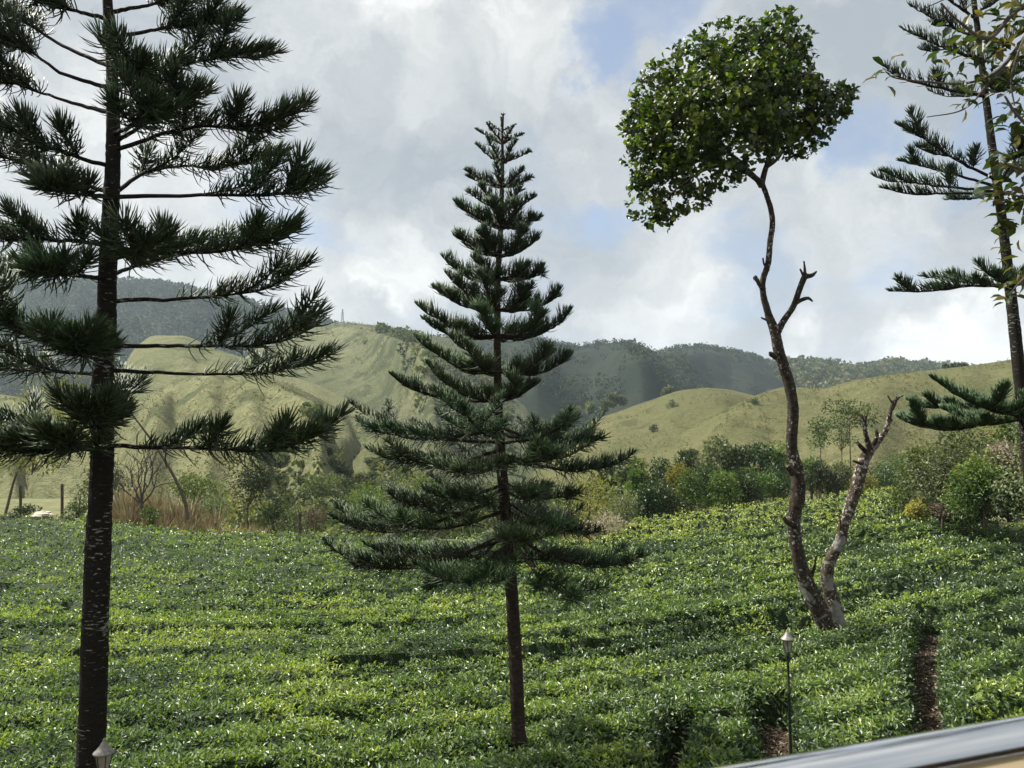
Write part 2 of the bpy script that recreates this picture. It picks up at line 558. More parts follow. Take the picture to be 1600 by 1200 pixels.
def mat_hill(name, pale, green, brush, amt, scale=0.012, wood=0.85, spots=0.56):
    m, nt = new_mat(name)
    g = nt.add('ShaderNodeNewGeometry')
    p = g.outputs['Position']
    n = nt.noise(p, scale, 7, 0.62, 0.4)
    n2 = nt.noise(p, scale * 9, 6, 0.7)
    f = nt.math('ADD', nt.math('MULTIPLY', n, 0.6), nt.math('MULTIPLY', n2, 0.4))
    col = nt.mix(nt.smooth(f, 0.38, 0.62), green, pale)
    n3 = nt.noise(p, scale * 4, 8, 0.72, 0.3)
    n4 = nt.noise(p, scale * 0.8, 3, 0.5)
    col = nt.mix(nt.math('MULTIPLY', nt.smooth(nt.math('ADD', n3, nt.math('MULTIPLY', n4, 0.25)), spots + 0.10, spots + 0.19), amt), col, brush)
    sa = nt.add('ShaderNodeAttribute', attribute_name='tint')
    col = nt.mix(nt.math('MULTIPLY', sa.outputs['Fac'], wood), col, nt.mix(n3, (0.05, 0.062, 0.034), (0.10, 0.112, 0.058)))  # tint mask darkens the colour: painted shade of hill flanks, with scrub
    n5 = nt.noise(p, scale * 30, 4, 0.75)
    col = nt.mix(nt.math('MULTIPLY', nt.smooth(n5, 0.40, 0.62), 0.55), col, nt.mix(0.45, green, brush))
    n6 = nt.noise(p, scale * 95, 3, 0.7)
    col = nt.mix(nt.math('MULTIPLY', nt.smooth(n6, 0.42, 0.62), 0.40), col, brush)
    finish(nt, principled(nt, col, 0.95, 0.05, bump=nt.math('ADD', nt.math('ADD', n5, n2), n6), bs=0.9, bd=1.6))
    return m


GR_P, GR_G, BR = (0.285, 0.275, 0.145), (0.165, 0.178, 0.080), (0.070, 0.085, 0.040)
M['grass_hill'] = mat_hill('grass_slope', GR_P, GR_G, BR, 0.75, wood=0.45)
M['grass_hill_right'] = mat_hill('olive_grass_slope', (0.215, 0.200, 0.098), (0.140, 0.145, 0.060), (0.07, 0.082, 0.034), 0.6, 0.014, spots=0.56)
M['dark_hill'] = mat_hill('shaded_scrub_slope', (0.040, 0.047, 0.031), (0.026, 0.035, 0.026), (0.017, 0.026, 0.020), 0.8, 0.006, spots=0.48)  # cloud shade over these hills is put into the darker slope colours
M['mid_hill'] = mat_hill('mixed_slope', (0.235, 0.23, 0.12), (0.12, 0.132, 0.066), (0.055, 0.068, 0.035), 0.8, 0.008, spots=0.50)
M['forest_floor'] = mat_hill('forest_floor', (0.05, 0.06, 0.032), (0.034, 0.045, 0.026), (0.025, 0.036, 0.02), 0.7, 0.01)


# ------------------------------------------------------------------ ground and tea field shape
EU = np.array([-600, 0, 130, 300, 430, 540, 700, 900, 940, 1000, 1240, 1405, 1425, 1440, 1600, 2300], float)
EV = np.array([796, 800, 805, 822, 828, 826, 835, 835, 828, 808, 775, 758, 775, 800, 812, 815], float)


def zfield(X, Y):
    Xc = np.clip(X, -60, 45)
    return sstep(Y, 72, 110) * 2.2 * (fbm(X / 22 + 3, Y / 22, 8, 3) - .45) + 0.055 * np.log1p(np.exp((Xc - 3) / 2.0)) * 2.0 + 0.22 * (fbm(X / 14 + 5, Y / 14, 3, 3) - 0.5)


def edge_dist(u):
    v = np.interp(u, EU, EV)
    d = np.full(np.shape(u), 50.0)
    k = (np.asarray(u) - 800) / F
    for _ in range(40):
        z = zfield(k * d, d) + 0.78
        d = 0.6 * d + 0.4 * np.clip((CAMZ - z) / ((v - 700) / F), 20, 90)
    return d


UT = np.linspace(-600, 2300, 400)
DT = edge_dist(UT)


def ucol(X, Y):
    return 800 + F * X / np.maximum(Y, 0.5)


def tea_edge(X, Y):
    return np.interp(ucol(X, Y), UT, DT) + 2.5 * (fbm(X / 5, Y / 5, 71, 3) - 0.5)


def ground_z(X, Y):
    X = np.asarray(X, float)
    Y = np.asarray(Y, float)
    u = ucol(X, Y)
    De = np.interp(u, UT, DT)
    fall = np.interp(u, [-400, 150, 330, 480, 950, 1100, 1400, 1500, 1900], [0.25, 0.25, 0.5, 1, 1, 0.9, 0.6, 0.15, 0.1])
    z = zfield(X, Y)
    t1 = sstep(Y, De + 1.5, De + 70) * (Y > 5)
    z = z - fall * 15 * t1
    far = sstep(Y, 130, 320)
    z = z * (1 - far) + (-14.0) * far
    return z


tx = np.linspace(-6.0, 6.0, 170)
xs = 12 * np.sinh(tx)
ty = np.linspace(-1.9, 5.72, 180)
ys = 20 + 18 * np.sinh(ty)
GX, GY = np.meshgrid(xs, ys)
GZ = ground_z(GX, GY)
ii = np.arange(GX.size).reshape(GX.shape)
mb = MB()
mb.add(np.stack([GX, GY, GZ], -1).reshape(-1, 3), np.stack([ii[:-1, :-1], ii[:-1, 1:], ii[1:, 1:], ii[1:, :-1]], -1).reshape(-1, 4))
tag(mb.build('ground', mat_soil()), kind='structure')


# ------------------------------------------------------------------ hills
HILL = {}
HD = {}


def hill(key, prof, D, D0, zf, mat, seed, namp=6.0, gul=5.0, spurs=(), nu=160, ns=58, back=0.8, p=1.15, shade_scrub=()):
    pr = np.array(prof, float)
    u = np.linspace(pr[0, 0], pr[-1, 0], nu)
    v = np.interp(u, pr[:, 0], pr[:, 1])
    k = np.exp(-np.linspace(-2, 2, 9) ** 2)
    vp = np.concatenate([np.full(4, v[0]), v, np.full(4, v[-1])])
    v = np.convolve(vp, k / k.sum(), 'valid')
    rid = np.array([at(a, b, D) for a, b in zip(u, v)])
    zr = rid[:, 2]
    s = np.linspace(0, 1 + back, ns)
    Sg, Ug = np.meshgrid(s, u)
    Y = D0 + (D - D0) * Sg
    X = (rid[:, 0] / D)[:, None] * Y
    fr = np.clip(Sg, 0, 1)
    shp = np.where(Sg <= 1, 0.55 * fr ** p + 0.45 * (3 * fr ** 2 - 2 * fr ** 3), 1 - sstep(Sg, 1.0, 1 + back * 1.02) * 1.02)
    Z = zf + (zr[:, None] - zf) * shp
    env = np.clip(4 * fr * (1 - fr), 0, 1) * (Sg <= 1) + 0.02
    lam = D * 0.16
    Z = Z + namp * (fbm(X / lam, Y / lam, seed) - 0.5) * 2 * env
    g = np.abs(2 * vnoise(Ug / 46 + 0.9 * fbm(X / lam, Y / lam, seed + 5), Sg * 1.1, seed + 9) - 1)
    Z = Z + gul * (g - 0.35) * env
    for (ut, ub, hh, ww) in spurs:
        uc = ut + (ub - ut) * (1 - fr)
        e2 = np.clip(1.5 * np.sin(np.pi * np.clip(fr, 0, 1) ** 1.3), 0, 1)
        Z = Z + hh * np.exp(-np.abs((Ug - uc) / ww) ** 1.5) * e2 * (Sg <= 1)
    # fine relief, and no point of the slope above the line of its crest
    for lm, am in ((D * .045, .010), (D * .018, .0045)):
        Z = Z + D * am * (fbm(X / lm, Y / lm, seed + 31, 3) - 0.5) * np.clip(env + .12, 0, 1)
    lim = CAMZ + (zr[:, None] - CAMZ) / D * Y
    over = Z - (lim - 0.012 * D * (1 - fr) ** .5)
    Z = np.where((Sg <= 1) & (over > 0), Z - over, Z)
    ii = np.arange(X.size).reshape(X.shape)
    mb = MB()
    scrub = np.zeros_like(X)  # mask for flanks whose shade is painted in, plus scrub growth
    for (ut, ub, wd_) in shade_scrub:
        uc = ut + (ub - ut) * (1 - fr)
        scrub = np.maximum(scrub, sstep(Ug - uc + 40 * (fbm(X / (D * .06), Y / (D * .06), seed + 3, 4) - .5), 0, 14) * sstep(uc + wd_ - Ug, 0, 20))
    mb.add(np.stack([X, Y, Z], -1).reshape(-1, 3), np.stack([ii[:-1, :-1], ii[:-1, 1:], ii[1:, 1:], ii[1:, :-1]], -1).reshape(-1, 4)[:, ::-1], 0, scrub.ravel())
    o = mb.build('hill', M[mat])
    tag(o, kind='structure')
    HILL[key] = (u, s, X, Y, Z)
    HD[key] = (D, D0)
    return o


def on_hill(key, u, s):
    hu, hs, X, Y, Z = HILL[key]
    fu = np.interp(u, hu, np.arange(len(hu)))
    fs = np.interp(s, hs, np.arange(len(hs)))
    iu = np.clip(fu.astype(int), 0, len(hu) - 2)
    is_ = np.clip(fs.astype(int), 0, len(hs) - 2)
    a, b = fu - iu, fs - is_
    out = []
    for Q in (X, Y, Z):
        out.append((Q[iu, is_] * (1 - a) + Q[iu + 1, is_] * a) * (1 - b) + (Q[iu, is_ + 1] * (1 - a) + Q[iu + 1, is_ + 1] * a) * b)
    return np.stack(out, -1)


hill('forest_mountain', [(-700, 470), (-200, 450), (0, 447), (90, 448), (200, 444), (265, 450), (330, 465), (400, 480), (450, 492), (515, 508), (600, 545), (700, 600)], 1750, 750, -15, 'forest_floor', 11, 20, 26, [(150, 60, 30, 40), (330, 240, 30, 40)])
hill('far_forest_ridge', [(1020, 660), (1100, 620), (1180, 578), (1240, 569), (1300, 575), (1350, 582), (1372, 574), (1390, 571), (1430, 574), (1480, 578), (1560, 585), (1800, 600), (2200, 610)], 1600, 700, -15, 'forest_floor', 12, 10, 10)
hill('dark_dome_far', [(900, 640), (960, 590), (1000, 562), (1030, 550), (1060, 543), (1085, 540), (1110, 541), (1150, 550), (1180, 557), (1210, 573), (1260, 600), (1340, 660)], 1420, 650, -15, 'dark_hill', 13, 8, 7, [(1085, 1030, 46, 55)])
hill('dark_dome', [(520, 600), (580, 550), (640, 530), (700, 524), (760, 520), (830, 524), (880, 537), (900, 541), (930, 536), (985, 533), (1010, 541), (1030, 552), (1080, 600), (1150, 660)], 1250, 520, -15, 'dark_hill', 14, 8, 8, [(975, 1010, 60, 55), (800, 850, 50, 60)])
hill('tower_hill', [(330, 600), (400, 545), (450, 518), (500, 506), (540, 502), (600, 508), (640, 516), (700, 527), (760, 548), (850, 605), (960, 690)], 1000, 330, -15, 'mid_hill', 15, 8, 2, [(548, 700, 70, 32)], shade_scrub=[(556, 720, 900)])  # shade of the right flank goes into the colour, along with scrub
hill('pale_saddle', [(60, 660), (150, 610), (195, 570), (207, 545), (235, 523), (290, 523), (340, 545), (420, 572), (500, 602), (600, 650)], 560, 240, -15, 'grass_hill', 16, 4, 5)
hill('pale_slope', [(-700, 560), (-300, 580), (-100, 600), (0, 615), (100, 632), (180, 642), (215, 630), (260, 602), (330, 580), (390, 583), (440, 595), (500, 622), (560, 655), (620, 690), (700, 735), (820, 800)], 360, 115, -15, 'grass_hill', 17, 5, 9, [(400, 540, 14, 34), (250, 225, 10, 30), (320, 330, 7, 22)], shade_scrub=[(425, 590, 130), (285, 245, 22)], nu=230, ns=84)  # right face's shade painted in faintly; the narrow streak is gully scrub
hill('round_spur', [(800, 760), (860, 705), (930, 655), (1000, 630), (1060, 610), (1100, 605), (1140, 608), (1180, 618), (1260, 645), (1360, 690)], 470, 230, -15, 'grass_hill_right', 18, 2, 3)
hill('long_slope', [(820, 800), (900, 748), (960, 715), (1020, 692), (1080, 662), (1140, 636), (1190, 613), (1225, 603), (1290, 607), (1330, 594), (1400, 583), (1460, 577), (1520, 570), (1600, 558), (1800, 530), (2200, 500)], 400, 125, -15, 'grass_hill_right', 19, 4.0, 5.0, [(1225, 1010, 7, 40), (1420, 1300, 6, 60)], nu=230, ns=84)


def surface_z(x, y):
    z = float(ground_z(x, y))
    for key in ('pale_slope', 'long_slope', 'tower_hill', 'round_spur', 'pale_saddle'):
        D, D0 = HD[key]
        u_, s_ = 800 + F * x / y * 1.0, (y - D0) / (D - D0)
        hu = HILL[key][0]
        if 0 < s_ < 1.5 and hu[0] < u_ < hu[-1]:
            z = max(z, float(on_hill(key, np.array([u_]), np.array([s_]))[0, 2]))
    return z


# distant woods, too many trees to count
def far_woods(name, key, n, ulo, uhi, slo, shi, h, rng, mat, conifer=True, keep=None, nb=24):
    u = rng.uniform(ulo, uhi, n)
    s = rng.uniform(slo, shi, n)
    P = on_hill(key, u, s)
    if keep is not None:
        P = P[keep(P, u, s)]
    n = len(P)
    H = h * rng.uniform(0.65, 1.3, n)
    mb = MB()
    if conifer:
        k = 5
        an = np.arange(k) / k * 2 * np.pi
        for lvl, (z0, z1, r) in enumerate([(0.1, 0.62, 0.22), (0.45, 1.0, 0.15)]):
            rr = (H * r)[:, None] * rng.uniform(0.7, 1.25, (n, k))
            ring = np.stack([P[:, None, 0] + rr * np.cos(an), P[:, None, 1] + rr * np.sin(an), P[:, None, 2] + (H * z0)[:, None] * rng.uniform(0.8, 1.2, (n, k))], -1)
            top = P + np.stack([H * 0.03 * rng.normal(size=n), H * 0.03 * rng.normal(size=n), H * z1], -1)
            V = np.concatenate([ring, top[:, None]], 1)
            b = np.arange(n)[:, None, None] * (k + 1)
            q = np.arange(k)
            Fc = (b + np.stack([q, np.roll(q, -1), np.full(k, k)], -1)[None]).reshape(-1, 3)
            mb.add(V.reshape(-1, 3), Fc, 0, np.repeat(np.clip(rng.normal(0.5, 0.22, n), 0, 1), k + 1))
    else:
        d = rsphere(rng, n * nb).reshape(n, nb, 3)
        C = P + np.stack([0 * H, 0 * H, H * 0.55], -1)
        Q = C[:, None] + d * (H[:, None, None] * np.array([0.36, 0.36, 0.45])) * rng.uniform(0.6, 1.05, (n, nb, 1))
        t = np.clip(np.repeat(rng.normal(0.45, 0.22, n), nb) + rng.normal(0, 0.1, n * nb), 0, 1)
        leaves(mb, Q.reshape(-1, 3), nrm(d.reshape(-1, 3) + rng.normal(size=(n * nb, 3)) * 0.7), nrm(d.reshape(-1, 3) + rng.normal(size=(n * nb, 3)) * 0.4 + [0, 0, 0.3]),
               np.repeat(H * 0.42, nb), np.repeat(H * 0.36, nb), 0, t)
    o = mb.build(name, mat, smooth=False)
    return tag(o, kind='stuff')


rg = np.random.default_rng(5)
far_woods('forest', 'forest_mountain', 4300, -120, 560, 0.25, 1.02, 16, rg, M['conifer_far'], conifer=False, nb=9)
far_woods('forest', 'far_forest_ridge', 1500, 1100, 1700, 0.55, 1.02, 15, rg, M['wood_far'], conifer=False)
far_woods('treeline', 'dark_dome_far', 90, 1040, 1230, 0.96, 1.03, 6, rg, M['conifer_far'], conifer=False)
far_woods('treeline', 'dark_dome', 60, 640, 1040, 0.98, 1.03, 4.5, rg, M['conifer_far'], conifer=False)
for key_, u0_, u1_ in (('dark_dome', 600, 1120), ('dark_dome_far', 960, 1260)):
    far_woods('scrub', key_, 3000, u0_, u1_, 0.25, 1.0, 6.5, rg, M['conifer_far'], conifer=False, nb=6,
              keep=lambda P, u, s: rg.random(len(P)) < .06 + 1.0 * sstep(fbm(P[:, 0] / 70, P[:, 1] / 110, 25, 4), .46, .60))
far_woods('woods', 'dark_dome', 160, 700, 1000, 0.02, 0.14, 12, rg, M['wood_far'], conifer=False)
far_woods('scrub', 'tower_hill', 420, 480, 800, 0.1, 0.62, 7, rg, M['wood_far'], conifer=False, keep=lambda P, u, s: rg.random(len(P)) < sstep(u - 470 - (1 - s) * 200, 0, 60))
for key_, n_, u0_, u1_, m_ in (('pale_slope', 5200, -100, 760, 'scrub_tuft'), ('long_slope', 5200, 900, 1750, 'scrub_tuft'), ('round_spur', 1500, 860, 1200, 'scrub_tuft'), ('tower_hill', 2600, 420, 760, 'scrub_tuft')):
    far_woods('grass_tufts', key_, n_, u0_, u1_, 0.05, 1.0, 1.0 if key_ != 'tower_hill' else 2.2, rg, M[m_], conifer=False, nb=7,
              keep=lambda P, u, s: rg.random(len(P)) < .12 + .9 * sstep(fbm(P[:, 0] / 28, P[:, 1] / 28, 15, 4), .45, .62))
far_woods('scrub', 'pale_slope', 330, 300, 760, 0.05, 0.5, 3.2, rg, M['wood_far'], conifer=False, keep=lambda P, u, s: rg.random(len(P)) < (0.75 - s * 1.3) * sstep(u, 300, 420))

# valley trees behind the field edge, a single tangled mass
rg = np.random.default_rng(21)
mb = MB()
for i in range(230):
    u = rg.uniform(380, 1010)
    Y = rg.uniform(80, 230)
    X = (u - 800) / F * Y
    zg = surface_z(X, Y) - .5
    h = rg.uniform(7, 14) * (0.8 if u < 480 else 1)
    topv = 728 + 30 * rg.random() + (25 if u < 470 else 0) + (10 if Y < 120 else 0)
    ztop = min(zg + h, at(u, topv, Y)[2])
    h = max(ztop - zg, 3.5)
    r = h * rg.uniform(0.26, 0.4)
    bl = [(X + rg.normal() * r * .5, Y + rg.normal() * r * .5, zg + h * rg.uniform(.45, .85), r * rg.uniform(.4, .75), r * rg.uniform(.4, .75), r * rg.uniform(.35, .6)) for _ in range(6)]
    crown(mb, bl, 300, 0.85, 0.48, rg, tint=rg.uniform(.15, .9), tvar=.5)
tag(mb.build('woodland', M['wood_far'], smooth=False), kind='stuff')


# ------------------------------------------------------------------ tea
def row_r(X):
    Xc = np.clip(X, -26, 16)
    return 0.3 * Xc + 0.015 * Xc ** 2 + (X - Xc) * np.where(X > 0, 0.62, -0.25)


PATH = np.array([(5.9, 11.0), (7.2, 14.0), (8.5, 16.6), (9.9, 19.4), (12.1, 23.2)], float)
PATH2 = np.array([(4.2, 13.2), (4.75, 14.5), (5.35, 16.6)], float)
PATH3 = np.array([(2.0, 11.5), (2.9, 14.6), (3.3, 15.6)], float)
SPOT = np.array([(1.9, 21.0), (4.0, 21.9)], float)


def seg_dist(X, Y, pl):
    best = np.full(np.shape(X), 1e9)
    for a, b in zip(pl[:-1], pl[1:]):
        ab = b - a
        t = np.clip(((X - a[0]) * ab[0] + (Y - a[1]) * ab[1]) / (ab @ ab), 0, 1)
        best = np.minimum(best, np.hypot(X - a[0] - t * ab[0], Y - a[1] - t * ab[1]))
    return best


ROW = 1.38


def tea_h(X, Y):
    """height of the clipped bushes above the soil"""
    g = (Y - row_r(X) - 0.15) / ROW + 0.30 * (fbm(X / 4.1, Y / 4.1, 31, 2) - 0.5)
    k = np.round(g)
    fd = np.abs(g - k) * ROW
    hs = hash2(k, np.zeros_like(k), 77)
    along = vnoise(X / 6 + k * 7.3, k * 3.1, 41)
    st = np.clip(np.where(k % 2 == 0, .72, .25) + 0.3 * (hs - .5) + 0.9 * (along - 0.5), 0.05, 0.95)
    st = np.minimum(st * (.45 + .75 * sstep(Y, 17, 27)), .97)
    st = np.where((k == 15) & (X > -4.5) & (X < 14), np.clip(0.72 + 0.35 * vnoise(X / 2.2, X * 0, 8), 0, 1.05), st)
    up = sstep(Y - 40 - 0.25 * X, 0, 6) * (X > 4)
    st = np.maximum(st, np.where(k % 2 == 0, .96, .45) * up)
    for tx_, ty_ in ((.14, 14.3), (9.0, 22.0), (-6.2, 11.6)):
        st = st * sstep(np.hypot(X - tx_, Y - ty_), .3, 1.3)
    wdt = np.where(k == 15, 0.75, np.where(k % 2 == 0, .36 + .16 * up, .22)) * (1 + .45 * sstep(Y, 25, 60))
    h = 0.86 * (1 - st * np.exp(-(fd / wdt) ** 2)) - (.12 + .14 * sstep(Y, 18, 30)) * np.clip(1 - fd / (ROW * .5), 0, 1) ** 2
    h = h + 0.20 * (fbm(X / 1.3, Y / 1.3, 51, 3) - 0.5) + 0.16 * (vnoise(X / 0.5, Y / 0.5, 52) - 0.5)
    # holes where a bush has died
    hole = fbm(X / 1.1 + 40, Y / 1.1, 61, 3)
    h = h - 0.5 * sstep(hole, 0.70, 0.80)
    wob = 0.12 * (vnoise(X * 2, Y * 2, 63) - 0.5)
    h = np.where(Y < 40, np.minimum(h, -0.15 + 1.0 * sstep(seg_dist(X, Y, PATH) + wob, 0.15, 0.58)), h)
    h = np.where(Y < 40, np.minimum(h, -0.15 + 1.0 * sstep(seg_dist(X, Y, PATH2) + wob, 0.36, 0.68)), h)
    h = np.where(Y < 40, np.minimum(h, -0.05 + 0.9 * sstep(seg_dist(X, Y, PATH3) + wob, 0.12, 0.5)), h)
    h = np.where(Y < 40, np.minimum(h, -0.15 + 1.0 * sstep(seg_dist(X, Y, SPOT) + wob, 0.12, 0.5)), h)
    return h


def mat_tea_base():
    m, nt = new_mat('tea_understorey')
    g = nt.add('ShaderNodeNewGeometry')
    n = nt.noise(g.outputs['Position'], 14, 5, 0.7)
    col = nt.mix(nt.smooth(n, 0.35, 0.7), (0.016, 0.028, 0.010), (0.045, 0.080, 0.020))
    finish(nt, principled(nt, col, 0.7, 0.2, bump=n, bs=1.0, bd=0.08))
    return m


azs = np.linspace(R(-46), R(46), 250)
rs = np.exp(np.linspace(math.log(8.5), math.log(95), 290))
AZ, RS = np.meshgrid(azs, rs)
X, Y = RS * np.tan(AZ), RS
H = tea_h(X, Y)
fade = sstep(tea_edge(X, Y) - Y, -0.3, 0.6)
Z = ground_z(X, Y) + np.where(fade > 0.01, (H - 0.10) * fade - 0.3 * (1 - fade), -0.5)
ii = np.arange(X.size).reshape(X.shape)
fc = np.stack([ii[:-1, :-1], ii[:-1, 1:], ii[1:, 1:], ii[1:, :-1]], -1).reshape(-1, 4)
keep = (fade.ravel()[fc].max(1) > 0.01)
rg = np.random.default_rng(9)
tea = MB()
tea.add(np.stack([X, Y, Z], -1).reshape(-1, 3), fc[keep], 1)


def tea_leaves(mb, n, dlo, dhi, nl, L, W, hero):
    # even density over the picture: distance drawn so that far ground gets fewer, larger sprays
    q = rg.random(n)
    d = dlo * (dhi / dlo) ** (q ** 1.0)
    az = rg.uniform(R(-43), R(43), n)
    X, Y = d * np.tan(az), d
    ok = Y < tea_edge(X, Y) - 0.1
    X, Y, d = X[ok], Y[ok], d[ok]
    h = tea_h(X, Y)
    ok = h > rg.uniform(0.22, 0.68, len(h))
    X, Y, d, h = X[ok], Y[ok], d[ok], h[ok]
    n = len(X)
    P = np.stack([X, Y, ground_z(X, Y) + h - 0.05 + 0.07 * rg.normal(size=n) * 0.7], -1)
    sc = np.clip(d / 24, 1.0, 2.6) ** 0.36 * rg.uniform(0.8, 1.25, n)
    patch = fbm(X / 2.3, Y / 2.3, 91, 3)
    upper = sstep(Y - 40 - 0.25 * X, 0, 5) * sstep(X, 2, 7)
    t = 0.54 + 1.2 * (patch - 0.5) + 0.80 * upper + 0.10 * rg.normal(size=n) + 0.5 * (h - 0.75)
    P = np.repeat(P, nl, 0)
    sc = np.repeat(sc, nl)
    t = np.repeat(t, nl) + 0.17 * rg.normal(size=n * nl)
    a = rg.uniform(0, 2 * np.pi, n * nl)
    el = rg.uniform(-0.15, 1.25, n * nl)
    D = np.stack([np.cos(a) * np.cos(el), np.sin(a) * np.cos(el), np.sin(el)], -1)
    N = nrm(np.stack([-np.cos(a) * np.sin(el), -np.sin(a) * np.sin(el), np.cos(el)], -1) + 0.35 * rg.normal(size=(n * nl, 3)))
    P = P + D * 0.02 + rg.normal(size=(n * nl, 3)) * np.array([0.07, 0.07, 0.035]) * sc[:, None]
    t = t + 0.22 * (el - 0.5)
    ln = L * sc * rg.uniform(0.7, 1.25, n * nl)
    leaves(mb, P, D, N, ln, ln * W, 0, np.clip(t, 0, 1), fold=0.22, hero=hero)


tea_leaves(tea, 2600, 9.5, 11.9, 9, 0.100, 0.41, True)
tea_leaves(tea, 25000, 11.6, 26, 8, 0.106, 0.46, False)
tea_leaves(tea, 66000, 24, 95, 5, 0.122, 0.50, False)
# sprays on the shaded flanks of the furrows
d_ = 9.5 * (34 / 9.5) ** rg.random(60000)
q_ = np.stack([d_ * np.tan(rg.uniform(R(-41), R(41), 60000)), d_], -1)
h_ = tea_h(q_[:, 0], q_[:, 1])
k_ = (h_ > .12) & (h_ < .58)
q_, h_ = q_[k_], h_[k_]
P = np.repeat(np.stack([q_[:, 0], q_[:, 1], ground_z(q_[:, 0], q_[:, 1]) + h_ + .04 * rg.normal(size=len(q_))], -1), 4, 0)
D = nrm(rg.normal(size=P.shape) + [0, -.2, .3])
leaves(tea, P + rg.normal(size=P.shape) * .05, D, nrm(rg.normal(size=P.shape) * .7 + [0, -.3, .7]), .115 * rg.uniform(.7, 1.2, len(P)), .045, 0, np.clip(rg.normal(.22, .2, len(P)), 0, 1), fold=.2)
# sprays on the flanks of the bushes along the gaps
for pl, n in ((PATH, 1500), (PATH2, 600), (PATH3, 500), (SPOT, 500)):
    c = spline(pl, 80)
    i = rg.integers(0, 80, n)
    a = rg.uniform(0, 2 * np.pi, n)
    q_ = c[i] + (rg.uniform(.36, .75, n) * np.stack([np.cos(a), np.sin(a)])).T
    dd = seg_dist(q_[:, 0], q_[:, 1], pl)
    q_ = q_[dd > .34]
    n = len(q_)
    h = tea_h(q_[:, 0], q_[:, 1])
    zt = np.maximum(h, .12) + .05 * rg.normal(size=n)
    P = np.repeat(np.stack([q_[:, 0], q_[:, 1], ground_z(q_[:, 0], q_[:, 1]) + zt], -1), 7, 0)
    D = nrm(rg.normal(size=P.shape) + [0, 0, .35])
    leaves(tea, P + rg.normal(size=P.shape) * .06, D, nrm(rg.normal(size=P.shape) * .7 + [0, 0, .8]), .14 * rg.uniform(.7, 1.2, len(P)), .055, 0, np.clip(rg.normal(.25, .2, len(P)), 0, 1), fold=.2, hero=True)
tag(tea.build('tea_bushes', [M['tea_leaf'], mat_tea_base()], smooth=False), kind='stuff')

# leaf litter on the trodden gaps
rg = np.random.default_rng(4)
mb = MB()
for pl, n, wd in ((PATH, 2200, 0.42), (PATH2, 800, 0.42), (PATH3, 300, 0.3), (SPOT, 450, 0.4)):
    c = spline(pl, 60)
    i = rg.integers(0, 60, n)
    p = c[i] + rg.normal(size=(n, 2)) * wd * 0.55
    P = np.stack([p[:, 0], p[:, 1], ground_z(p[:, 0], p[:, 1]) + 0.015 + 0.03 * rg.random(n)], -1)
    D = nrm(rg.normal(size=(n, 3)) * [1, 1, 0.25])
    leaves(mb, P, D, nrm(rg.normal(size=(n, 3)) * 0.35 + [0, 0, 1]), rg.uniform(.07, .18, n), rg.uniform(.02, .055, n), 0, np.clip(rg.random(n) ** 1.6 * 1.1, 0, 1))
tag(mb.build('leaf_litter', M['dry'], smooth=False), kind='stuff')


# ------------------------------------------------------------------ araucaria trees
def cords(mb, axis, n, t0, L, rng, spread, alpha=(55, 78), rad=0.008, upb=0.5, fwd=0.45, seg=3, tipL=0.45, lin=0.0, k=3, tint0=0.25, base=0.75):
    """rope-like branchlets set along a limb"""
    NA = len(axis)
    t = t0 + (1 - t0) * np.sort(rng.random(n)) ** (0.85 if tipL < .6 else .72)
    f = t * (NA - 1)
    i = np.clip(f.astype(int), 0, NA - 2)
    a = (f - i)[:, None]
    P0 = axis[i] * (1 - a) + axis[i + 1] * a
    T = nrm(axis[i + 1] - axis[i])
    S = nrm(np.cross(T, np.array([0, 0, 1.0]) + 1e-3))
    U = np.cross(S, T)
    psi = spread(n, rng)
    tt = (t - t0) / (1 - t0)
    al = np.radians(rng.uniform(alpha[0], alpha[1], n)) * (1 - 0.62 * tt ** 5)
    D = np.cos(al)[:, None] * T + np.sin(al)[:, None] * (np.cos(psi)[:, None] * U + np.sin(psi)[:, None] * S)
    ln = L * (base + (1 - base) * np.minimum(tt * 3, 1)) * (1 - (1 - tipL) * np.maximum(0, (tt - 0.55) / 0.45) ** 1.5) * rng.uniform(0.72, 1.18, n)
    if lin:
        ln = L * (1 - lin * tt ** 1.15) * rng.uniform(0.7, 1.15, n)
    pts = [P0]
    d = nrm(D + rng.normal(size=D.shape) * 0.10)
    for q in range(seg):
        pts.append(pts[-1] + d * (ln / seg)[:, None])
        d = nrm(d + (T * fwd + np.array([0, 0, 1.0]) * upb) * (1.1 / seg) + rng.normal(size=d.shape) * 0.05)
    P = np.stack(pts, 1)
    rr = rad * np.linspace(1.05, 0.72, seg + 1)[None] * rng.uniform(0.8, 1.2, n)[:, None]
    tn = np.clip(np.linspace(0.0, 0.75, seg + 1)[None] ** 1.3 * rng.uniform(0.5, 1.2, n)[:, None] + tint0 + 0.12 * rng.normal(size=n)[:, None], 0, 1)
    tubes(mb, P, rr, k, 0, tn, point=True)


def spread_round(n, rng):
    return rng.normal(0, 1.35, n)


def spread_vee(n, rng):
    return np.where(rng.random(n) < 0.5, 1, -1) * np.abs(rng.normal(0.62, 0.40, n))


